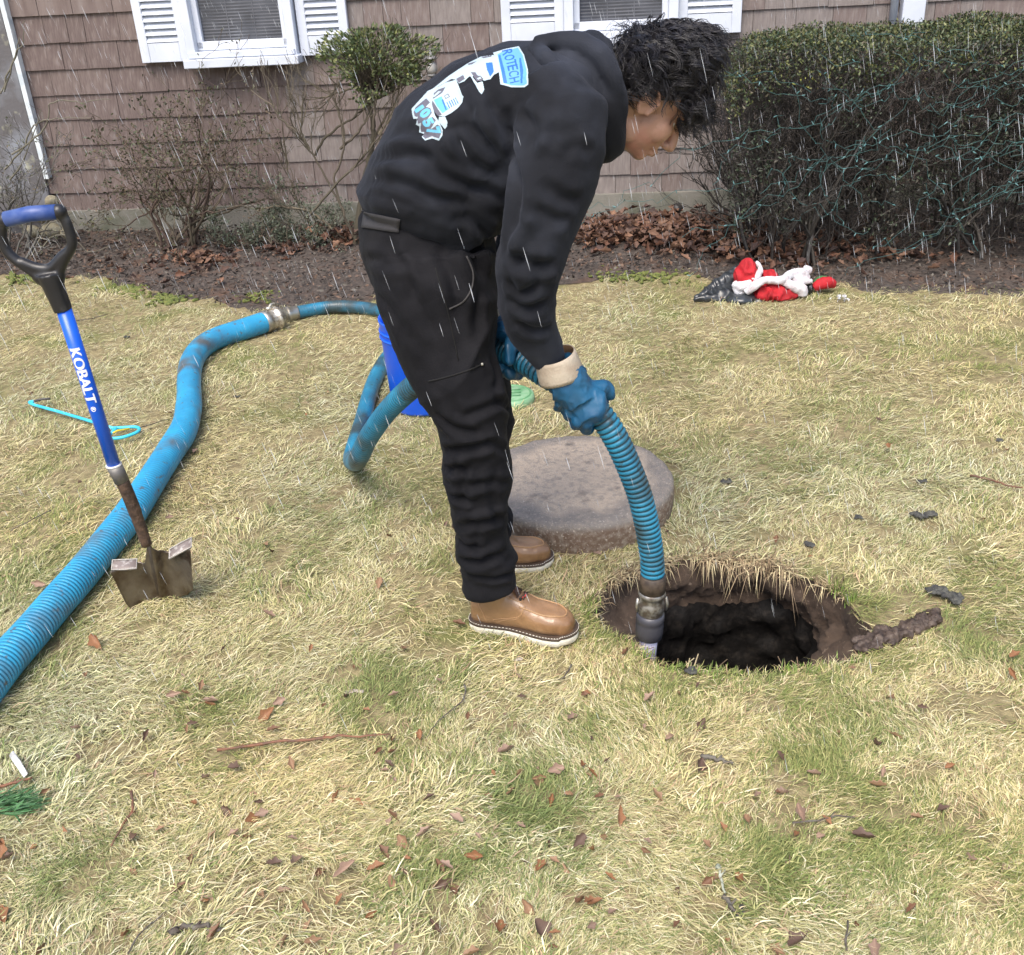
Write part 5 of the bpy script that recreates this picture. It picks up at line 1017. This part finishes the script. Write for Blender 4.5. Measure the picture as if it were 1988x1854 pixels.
poly([(1480, 330), (1500, 330), (1530, 480), (1525, 640), (1505, 640), (1490, 480)], BL, **A)
poly([(1225, 300), (1250, 290), (1300, 470), (1335, 640), (1290, 640), (1262, 480)], BL, **A)
poly([(1240, 500), (1170, 540), (1130, 590), (1050, 612), (1030, 600), (1020, 560), (960, 545), (900, 560), (860, 560), (800, 620), (735, 645), (700, 600), (640, 590), (560, 640), (450, 720), (350, 760), (440, 690), (620, 545), (850, 395), (1010, 315), (1165, 295), (1235, 400)], WH, **A)
poly([(1070, 390), (1150, 385), (1170, 500), (1125, 560), (1085, 480)], BL, **A)
poly([(1010, 320), (1140, 300), (1140, 315), (1040, 335)], GY, **A); poly([(850, 400), (960, 370), (900, 410), (850, 420)], GY, **A)
poly([(700, 590), (790, 540), (810, 590), (735, 640)], GY, **A); poly([(470, 690), (640, 590), (645, 600), (480, 705)], GY, **A)
poly([(880, 505), (940, 505), (1000, 600), (960, 620)], GY, **A); poly([(860, 520), (900, 560), (960, 640), (1030, 620), (1048, 720), (1015, 780), (980, 745)], WH, **A)
poly([(940, 575), (1000, 545), (1042, 590), (1010, 620), (960, 610)], GY, **A); poly([(958, 585), (1000, 562), (1015, 580), (975, 598)], WH, **A)
poly([(340, 790), (420, 730), (560, 640), (700, 600), (735, 680), (780, 790), (795, 805), (775, 880), (720, 950), (640, 1010), (560, 1050), (490, 1050), (440, 990), (370, 900)], WH, **A)
poly([(355, 830), (480, 720), (570, 690), (530, 760), (430, 830), (350, 862)], GY, **A); poly([(385, 825), (480, 745), (520, 740), (440, 810)], WH, **A)
poly([(425, 850), (520, 805), (560, 900), (610, 960), (530, 1015), (460, 920)], CY, **A); poly([(535, 835), (560, 890), (585, 970), (570, 975), (520, 850)], BL, **A)
poly([(368, 880), (410, 860), (470, 950), (522, 1030), (480, 1050), (420, 980)], GY, **A)
poly([(550, 800), (600, 770), (625, 810), (570, 840)], GY, **A); poly([(560, 803), (598, 782), (612, 808), (574, 828)], WH, **A)
for k in range(5): poly([(580+k*26, 880-k*14), (590+k*26, 875-k*14), (625+k*26, 950-k*14), (615+k*26, 955-k*14)], BL, **A)
poly([(490, 1060), (560, 1050), (590, 1120), (585, 1170), (560, 1205), (520, 1160), (480, 1110)], WH, **A)
# bubble digits: white outline, grey body
poly([(440, 700), (350, 740), (250, 850), (150, 960), (160, 1030), (175, 1080), (225, 1080), (205, 1150), (250, 1170), (245, 1250), (310, 1270), (275, 1310), (315, 1355), (400, 1325), (490, 1350), (530, 1290), (535, 1220), (500, 1140), (440, 1040), (400, 900)], WH, **A)
poly([(200, 940), (330, 830), (380, 880), (300, 960), (220, 1060), (190, 1050), (175, 1000)], GY, **A)
poly([(235, 1010), (300, 930), (380, 950), (400, 1010), (330, 1110), (230, 1140), (222, 1090)], GY, **A); poly([(270, 1130), (330, 1090), (410, 1060), (450, 1100), (400, 1180), (350, 1240), (270, 1240), (262, 1190)], GY, **A)
poly([(320, 1210), (400, 1200), (470, 1150), (500, 1170), (522, 1250), (490, 1325), (400, 1300), (315, 1335), (290, 1305)], GY, **A)
def glyph(ch, cx_, cy_, hgt, wid, ang_, c, bold=0.):
    """letter whose top points along ang_ (degrees, photograph axes), centred at cx_, cy_ in photograph pixels"""
    V, Fc = text_tris(ch, 1., bold=bold); mn, mx = V.min(0), V.max(0); V = (V-(mn+mx)/2)/np.maximum(mx-mn, 1e-6); a = R(ang_); upv = np.array([math.cos(a), -math.sin(a)]); rt = np.array([math.sin(a), math.cos(a)]); pts = np.array([cx_, cy_])+V[:, :1]*wid*rt+V[:, 1:2]*hgt*upv
    for dx, dy in ((-.6, -.3), (0, 0), (.6, .3)):
        for f in Fc: k_ = inpoly(XS, YS_, [(pts[i][0]+dx, pts[i][1]+dy) for i in f]); IMG[k_] = c
def cropA(x, y): return 1000+x/4.97, 80+y/4.97
for ch, (x, y) in zip('ROTECH', ((1335, 260), (1362, 325), (1385, 388), (1402, 450), (1415, 520), (1425, 600))): glyph(ch, *cropA(x, y), 24, 12.5, 12, (.02, .10, .36))
for ch, (x, y), h, w_, a_ in (('1', (245, 960), 24, 8, 35), ('0', (318, 1012), 28, 17, 38), ('5', (355, 1125), 26, 17, 30), ('7', (420, 1232), 34, 19, 12)): glyph(ch, *cropA(x, y), h, w_, a_, CY, .05)
V = []; Fc = []; C = []; ids = -np.ones((nyp+1, nxp+1), int)
def vid(j, i):
    if ids[j, i] >= 0: return ids[j, i]
    if ids[j, i] == -2: return -2
    h = lay(gx0+(i-.5)*PXL, gy0+(j-.5)*PXL, .0016, BVh)
    if h is None or -(h[1] @ ray(gx0+i*PXL, gy0+j*PXL)) < .04: ids[j, i] = -2; return -2
    ids[j, i] = len(V); V.append(h[0]); return ids[j, i]
FCc = []
for j in range(nyp):
    for i in range(nxp):
        if IMG[j, i, 0] < 0: continue
        f = [vid(j, i), vid(j+1, i), vid(j+1, i+1), vid(j, i+1)]
        if min(f) < 0: continue
        pp = [V[k_] for k_ in f]
        if max(np.linalg.norm(pp[0]-pp[2]), np.linalg.norm(pp[1]-pp[3])) > .03: continue
        Fc.append(tuple(f)); FCc.append(IMG[j, i])
me = pymesh('back_print', V, Fc); at_ = me.color_attributes.new('col', 'FLOAT_COLOR', 'CORNER'); c_ = np.ones((len(Fc)*4, 4), np.float32); c_[:, :3] = np.repeat(np.array(FCc), 4, 0); at_.data.foreach_set('color', c_.ravel())
link('back_print', me, mat('print_ink', (1, 1, 1), .6, attr='col', spec=.3), hoodie)
# ------------------------------------------------------------------ red and white costume on a black bag
YG = G(1480, 578)[1]
red_m = mat('red_plush', (.42, .008, .016), .8, (.28, .005, .010), 20, 4, bump=.4, bscale=200); fur_m = mat('white_fur', (.62, .62, .65), .9, (.50, .46, .48), 30, 4, bump=1, bscale=260); bag_m = mat('bag_plastic', (.012, .014, .016), .28, (.03, .035, .04), 12, 4, spec=.6)
def lumps(name, L, m_, parent, vox=.006, fold=.006, Y=None, freq=28):
    m = MB(); o3 = np.array(parent.location)
    for it in L:
        if it[0] == 't': pts = [PY(p[0], p[1], YG+p[2])-o3 for p in it[1]]; s_ = depth(pts[0]+o3)/F; m.tube(crv(pts, 5) if len(pts) > 2 else pts, list(np.interp(np.linspace(0, 1, (len(pts)-1)*5+1 if len(pts) > 2 else 2), np.linspace(0, 1, len(it[2])), np.array(it[2])*s_)), 14)
        else: c = PY(it[0], it[1], YG+(it[5] if len(it) > 5 else 0)); s_ = depth(c)/F; m.ell(c-o3, (it[2]*s_, it[4], it[3]*s_), None, 20, 12)
    me = remesh(m, vox, name, 2); V, N = vn(me); Q = wrap(V, 71, .02, 15); Q1 = Q @ np.array([[freq, 0, -8], [0, freq*.4, 0], [10, 0, freq*.7]]); setv(me, V+N*(fold*(ridge(noise(Q1, 3), 1.5)-.4))[:, None]); return link(name, me, m_, parent)
bag = empty('plastic_bag', G(1410, 585), label='crumpled black plastic bag spread under the red and white costume', cat='bag')
lumps('bag_sheet', [('t', [(1348, 582, 0), (1385, 578, 0), (1430, 580, 0), (1490, 583, 0), (1506, 578, 0)], [4, 9, 10, 14, 5]), ('t', [(1350, 580, .03), (1385, 556, .08), (1425, 528, .14), (1440, 514, .16)], [5, 10, 9, 3]), (1400, 568, 34, 14, .08, .06), (1435, 576, 30, 12, .10), (1474, 586, 22, 12, .06, -.02), (1420, 548, 20, 18, .02, .1)], bag_m, bag, .005, .010, freq=34)
hat = empty('santa_hat', G(1440, 572), label='red peaked hat with a white fur brim standing at the left of the costume pile', cat='hat')
lumps('hat_peak', [('t', [(1452, 543, .02), (1451, 525, .02), (1452, 512, .02), (1453, 505, .02)], [24, 20, 12, 5]), (1444, 534, 19, 16, .05, .02)], red_m, hat, .004, .016, freq=36)
lumps('fur_brim', [('t', [(1426, 552, 0), (1440, 556, -.03), (1458, 548, -.03), (1472, 533, -.01), (1476, 520, .02), (1468, 509, .05)], [9, 9, 8, 7, 5, 4]), ('t', [(1427, 555, 0), (1434, 566, -.02), (1446, 566, -.02)], [8, 8, 7])], fur_m, hat, .005, .004, freq=60)
coat = empty('santa_coat', G(1510, 578), label='rumpled red coat with wide white fur edging lying in the middle of the pile', cat='coat')
lumps('coat_cloth', [(1500, 566, 38, 16, .09), (1530, 564, 18, 16, .07), (1491, 540, 20, 13, .05, .05), (1515, 572, 22, 10, .06, -.02)], red_m, coat, .004, .022, freq=40)
lumps('fur_edging', [('t', [(1448, 568, -.05), (1464, 556, -.06), (1484, 544, -.05), (1516, 544, -.05), (1536, 532, 0), (1556, 530, .02), (1570, 540, .02)], [7, 8, 7, 8, 8, 10, 5]), ('t', [(1520, 545, -.04), (1538, 555, -.05), (1556, 562, -.05), (1557, 574, -.05)], [7, 10, 12, 10]), ('t', [(1540, 540, 0), (1560, 545, -.01), (1578, 546, -.01)], [9, 7, 4])], fur_m, coat, .005, .004, freq=60)
hat2 = empty('santa_hat', G(1560, 560), label='small red hat tip with a white pompom at the top right of the costume pile', cat='hat')
lumps('hat_peak', [('t', [(1545, 535, .05), (1551, 528, .05), (1560, 528, .05)], [7, 7, 6])], red_m, hat2, .004, .004)
lumps('pompom', [(1567, 524, 9.5, 9, .025, .05), (1563, 529, 7, 6, .02, .05)], fur_m, hat2, .004, .004, freq=80)
sk = empty('red_sack', G(1600, 568), label='red cloth piece with a green lining at the right end of the costume pile', cat='cloth')
lumps('sack_cloth', [('t', [(1580, 560, .0), (1594, 551, .0), (1610, 549, .0), (1621, 552, .0)], [7, 11, 12, 7])], red_m, sk, .004, .006)
lumps('green_lining', [('t', [(1580, 548, .05), (1592, 540, .05), (1606, 539, .05)], [3, 4, 3])], mat('green_cloth', (.03, .13, .04), .8), sk, .004, .003)
lumps('black_gap_fill', [(1571, 560, 8, 12, .03, .01)], bag_m, sk, .004, .003)  # added dark lump standing in for the black gap between coat and sack
# ------------------------------------------------------------------ mud thrown out beside the pit
mud = empty('mud_ridge', G(1745, 1225), label='lumpy ridge of dug brown mud running right from the pit', cat='mud'); o3 = np.array(mud.location); m = MB()
for _ in range(150):
    t = random.random(); px = 1668+t*146; py = 1256-t*56+random.gauss(0, 6); p = G(px, py, .004+random.random()*.012); s = random.uniform(.005, .014); m.ell(p-o3, (s*1.3, s, s*.85), None, 10, 7)
me = remesh(m, .004, 'mud_body', 6); V, N = vn(me); setv(me, V+N*((fbm(V*75, 3, 4)-.45)*.034)[:, None]); link('mud_body', me, mat('wet_mud', (.040, .026, .019), .6, (.085, .060, .045), 40, 5, bump=1, bscale=120), mud)
dark_m = mat('dark_clod', (.035, .035, .033), .8, (.075, .075, .065), 60, 4, bump=1, bscale=200)
for (px, py, s, lb) in ((1842, 1164, .030, 'largest flat dark clod on the lawn right of the pit'), (1805, 1148, .022, 'dark green-grey clod beside the largest clod right of the pit'), (1574, 1060, .016, 'small dark clod on the grass above the far rim of the pit'), (1938, 857, .014, 'round dark clod near the right edge of the lawn'), (1410, 935, .016, 'dark clod on the grass just right of the concrete lid'), (1795, 1001, .026, 'long dark scrap in the grass above the two clods'), (1670, 1005, .012, 'small black clod between the concrete lid and the long dark scrap'), (1792, 936, .013, 'grey clod uphill of the long dark scrap'), (461, 771, .012, 'small black clod on the lawn right of the large hose bend'), (1340, 1305, .018, 'dark wet clump in the grass below the near rim of the pit'), (247, 655, .016, 'flat dark scrap on the lawn left of the hose bend'), (690, 1345, .016, 'grey pebble in the grass below the loop of hose'), (1005, 1281, .014, 'pale grey pebble in the grass just below the near boot'), (1430, 1775, .016, 'black scrap at the lower end of the pale stick')):
    m = MB()
    for _ in range(7): m.ell((random.gauss(0, s*.7)*(1.4 if 'long' in lb else 1)*.7, random.gauss(0, s*.4), s*.45), (s*.6, s*.5, s*.4), None, 10, 7)
    me = remesh(m, .0035, 'clod', 5); V, N = vn(me); V = V+N*((fbm(V*90+px, 3, 4)-.5)*s*1.1)[:, None]; V[:, 2] *= .6; setv(me, V); o = link('pebble' if 'pebble' in lb else 'clod', me, conc if 'pebble' in lb else dark_m, None, G(px, py, .008)); tag(o, lb, 'pebble' if 'pebble' in lb else 'clod')
# ------------------------------------------------------------------ twigs and strips on the lawn
twig_m = mat('reddish_twig', (.20, .085, .045), .7, (.11, .06, .04), 30, 3); twd = mat('dark_twig', (.055, .040, .032), .8, (.12, .11, .09), 40, 4); pale_m = mat('pale_stick', (.42, .44, .36), .7, (.25, .27, .20), 50, 4)
for pts, r0, mm_, lb in (([(420, 1457), (530, 1440), (600, 1436), (645, 1430), (700, 1430), (755, 1425)], .004, twig_m, 'long straight reddish twig lying across the lawn below the hose loop'),
    ([(902, 1327), (903, 1345), (895, 1362), (850, 1402), (830, 1430)], .0022, twd, 'thin dark curved twig right of the long reddish twig'), ([(255, 1537), (258, 1570), (240, 1600), (215, 1642)], .0032, twig_m, 'bent reddish twig pointing down on the lower left lawn'),
    ([(330, 1812), (350, 1803), (380, 1797), (405, 1804), (430, 1807)], .0065, twd, 'thick knobbly grey stick near the bottom edge left of centre'), ([(-10, 1530), (25, 1520), (62, 1509)], .0042, twig_m, 'short reddish twig at the left edge above the green sprig'),
    ([(248, 1852), (270, 1815), (300, 1790), (322, 1768)], .002, twd, 'thin dark twig running off the bottom edge at left'), ([(1364, 1465), (1385, 1472), (1402, 1475), (1424, 1480)], .006, twd, 'short dark broken stick below the pit'),
    ([(1394, 1677), (1398, 1700), (1407, 1735)], .004, pale_m, 'pale lichen-covered stick on the lower lawn'), ([(1409, 1738), (1416, 1755), (1426, 1770)], .005, twd, 'dark stub at the foot of the pale stick'), ([(1539, 1597), (1590, 1592), (1630, 1584), (1659, 1587)], .0022, twd, 'thin dark twig on the lawn far below the pit'),
    ([(1644, 1845), (1642, 1820), (1647, 1787)], .0026, twd, 'upright dark twig at the bottom edge right of centre'), ([(1884, 923), (1920, 930), (1950, 940), (1985, 947)], .004, twig_m, 'reddish twig near the right edge of the lawn'), ([(273, 829), (300, 822), (320, 815), (345, 812)], .002, twd, 'thin twig between the lid hook and the large hose'),
    ([(130, 625), (170, 620), (210, 610)], .003, twd, 'dark twig on the lawn behind the shovel shaft'), ([(100, 990), (60, 1010), (20, 1030)], .002, twd, 'thin twig on the lawn at the left edge beside the large hose'), ([(1110, 1290), (1098, 1310), (1085, 1320)], .0025, twd, 'tiny dark twig below the toe of the near boot')):
    P = crv([G(a, b, .020) for a, b in pts], 4); o3 = P[0]; P = np.array(P)-o3; P += RNG.normal(0, r0*.35, P.shape); m = MB(); m.tube(P, list(np.linspace(r0, r0*.55, len(P))*(1+RNG.normal(0, .12, len(P)))), 7); k_ = P[len(P)//2]; m.tube([k_, k_+np.array([.012, .010, .006])], [r0*.6, r0*.3], 5)
    tag(m.build('fallen_stick' if 'stick' in lb else 'fallen_twig', mm_, None, o3), lb, 'stick' if 'stick' in lb else 'twig')
m = MB(); a, b = G(22, 1463, .03), G(50, 1506, .02); m.tube([a-a, (b-a)*.5+np.array([0, 0, .004]), b-a], [.008, .008, .007], 8, flat=.3); tag(m.build('white_strip', mat('white_plastic', (.75, .75, .74), .6, (.5, .5, .48), 60, 4), None, a), 'short flat white strip lying on the grass at the left edge', 'strip')
m = MB(); n = 160; P = np.array([G(RNG.uniform(-30, 50), RNG.uniform(1545, 1580), .02) for _ in range(n)]); o3 = P[0].copy(); 
tag(link('evergreen_sprig', leaves_np(P-o3, np.c_[RNG.normal(1, .3, n), RNG.normal(.1, .25, n), RNG.normal(.1, .15, n)], RNG.uniform(.04, .07, n), RNG.uniform(.003, .006, n), 'evergreen_sprig', pal(n, [(.06, .16, .06), (.09, .20, .08), (.05, .12, .05)], .2)), leaf_m, None, o3), 'fallen dark green evergreen sprig at the left edge of the lawn', 'sprig')
n = 50; P = np.array([G(1635+RNG.normal(0, 6), 577+RNG.normal(0, 2.5), .025) for _ in range(n)]); o3 = P[0].copy()
tag(link('paper_scrap', leaves_np(P-o3, RNG.normal(0, 1, (n, 3)), RNG.uniform(.01, .02, n), RNG.uniform(.006, .012, n), 'paper_scrap', pal(n, [(.6, .6, .6), (.35, .36, .38)], .2)), leaf_m, None, o3), 'crumpled white scrap on the grass right of the costume pile', 'scrap')
# stake light and stones by the wall
sp = empty('stake_light', W3(1312, 430, .12), label='small black garden light on a stake against the foundation', cat='garden light'); m = MB(); m.tube([(0, 0, -.05), (0, 0, .05)], .007, 8); m.build('stake', black_rub, sp)
m = MB(); m.tube([(-.005, 0, .045), (.0, -.015, .075), (.012, -.03, .10)], [.020, .026, .030], 14); m.build('lamp_head', black_rub, sp)
stone_m = mat('lichen_stone', (.22, .19, .125), .9, (.30, .28, .20), 25, 5, bump=1, bscale=90, spots=[((.14, .13, .10), 12, .52, .66)])
for px, py, s, lb in ((60, 450, .040, 'leftmost bottom stone of the small pile by the house corner'), (98, 448, .042, 'middle bottom stone of the small pile by the house corner'), (134, 452, .036, 'rightmost bottom stone of the small pile by the house corner'), (82, 420, .038, 'left stone in the second row of the small pile by the house corner'), (118, 418, .036, 'right stone in the second row of the small pile by the house corner'), (102, 392, .032, 'topmost lichen-covered stone of the small pile by the house corner')):
    m = MB(); m.ell((0, 0, 0), (s*1.5, s*1.2, s*1.15), None, 20, 14); me = m.mesh('stone'); V, N = vn(me); setv(me, V*(1+.9*(fbm(V*14+px, 3)-.5))[:, None]); tag(link('stone', me, stone_m, None, W3(px, py, .22)), lb, 'stone')
# ------------------------------------------------------------------ single dead leaves on the lawn
lvm = []
for c in ((.25, .115, .05), (.27, .16, .09), (.11, .065, .045), (.30, .20, .145), (.17, .085, .045)): lvm.append(mat('lawn_leaf', c, .65, tuple(x*.55 for x in c), 60, 4, lo=.4, hi=.7))
lm = []
for sv, sf in shapes:
    for q_ in lvm: me = pymesh('fallen_leaf', sv, sf); me.materials.append(q_); me.polygons.foreach_set('use_smooth', np.ones(len(sf), bool)); lm.append(me)
def leaf(px, py, s, mi=None, label=None):
    named = label is not None; ci = random.randrange(5) if mi is None else mi; mi = ci
    if not named:
        zone = 'on the far lawn behind the lid' if py < 840 else ('by the large hose at left' if px < 420 and py < 1250 else 'on the near lawn at lower left' if px < 700 and py >= 1250 else 'on the near lawn below the person' if px < 1150 and py >= 1200 else 'on the near lawn below the pit' if py >= 1300 and px < 1600 else 'on the lawn at far right' if px >= 1600 else 'in the grass around the person and lid')
        label = ('small orange-brown', 'small tan', 'small dark brown', 'small pale pinkish-brown', 'small russet')[ci]+' dead leaf '+zone
    p = G(px, py, .010+random.random()*.014)
    if inpoly(np.array([p[0]]), np.array([p[1]]), (pit_s-PC)*1.08+PC)[0] or np.hypot(p[0]-LC_[0], p[1]-LC_[1]) < LR_*1.02: return
    o = bpy.data.objects.new('fallen_leaf', lm[(random.randrange(6)*5+mi) if mi is not None else random.randrange(30)]); COL.objects.link(o); o.location = p; o.rotation_euler = (random.gauss(0, .5), random.gauss(0, .4), random.uniform(0, 6.3)); o.scale = (s, s*random.uniform(.5, .95), s); tag(o, label, 'leaf', None if named else 'dead leaves scattered over the lawn')
for px, py, s, mi, lb in ((75, 1133, .050, 3, 'pinkish leaf on the lawn between the lower left hose and the shovel'), (190, 1246, .06, 0, 'orange-brown leaf pair in the grass below the shovel blade'), (668, 1690, .055, 3, 'broad pale brown leaf low on the lawn left of centre'), (5, 1775, .055, 0, 'orange leaf at the left edge near the bottom'), (1555, 1580, .055, 3, 'broad pink-brown leaf far below the pit'), (1200, 1583, .045, 0, 'reddish leaf on the lawn below the long gap of grass'), (1050, 1812, .055, 2, 'dark maroon leaf near the bottom edge right of centre'), (1725, 866, .035, 0, 'bright orange leaf standing in the grass at right'), (525, 1070, .035, 2, 'dark red leaf on the lawn right of the shovel blade'), (1535, 1672, .045, 3, 'pale leaf below the broad pink-brown leaf'), (722, 1777, .030, 0, 'tiny orange leaf standing near the bottom left of centre'), (1160, 1075, .035, 3, 'pink leaf at the front of the concrete lid')): leaf(px, py, s, mi, lb)
random.seed(11)
for _ in range(250):
    py = 640+(1860-640)*random.random()**.62; px = random.gauss(900, 620); 
    if random.random() < .55: py = random.uniform(1250, 1850); px = random.choice([random.gauss(600, 260), random.gauss(1250, 330)])
    leaf(px, py, random.uniform(.016, .040)*(1 if random.random() < .8 else 1.3))
# ------------------------------------------------------------------ mulch chips in the bed
n = 14000; x = RNG.uniform(-3.4, 3.6, n); t = RNG.random(n); y = bed_y(x)*(1-t)+wall_y(x)*t; P = np.c_[x, y, .02+.03*t+RNG.random(n)*.02]
tag(link('mulch', leaves_np(P, np.c_[RNG.normal(0, 1, (n, 2)), RNG.normal(.1, .35, n)], RNG.uniform(.012, .04, n), RNG.uniform(.006, .016, n), 'mulch', pal(n, [(.05, .038, .032), (.085, .055, .04), (.03, .025, .022), (.12, .075, .05), (.10, .09, .075)], .3)), litter_m), 'dark shredded mulch and rotted leaf crumbs covering the bed', 'mulch', kind='stuff')
# ------------------------------------------------------------------ falling sleet: short slender grains of ice in the air
n = 5200; yy = 1.3+5.2*RNG.random(n)**.8; xx = RNG.uniform(-.56, .56, n)*yy*1.05; zz = RNG.uniform(.1, 2.3, n); d = np.array([.24, .0, -1.]); d /= np.linalg.norm(d); P = []
for i in range(n):
    p = np.array([xx[i], yy[i], zz[i]]); L = RNG.uniform(.018, .045); dd = d+RNG.normal(0, .03, 3); w_ = RNG.uniform(.00022, .00075)*(1 if RNG.random() < .9 else 1.5); P.append((np.array([p, p+dd*L*.5, p+dd*L]), [w_*.3, w_, w_*.3]))
sleet_m = mat('sleet_ice', (.80, .84, .90), .25); sleet_m.node_tree.nodes['Principled BSDF'].inputs['Alpha'].default_value = .45
tag(link('falling_sleet', tubes_np(P, 3, 'falling_sleet'), sleet_m), 'white sleet grains falling through the air', 'sleet', kind='stuff')
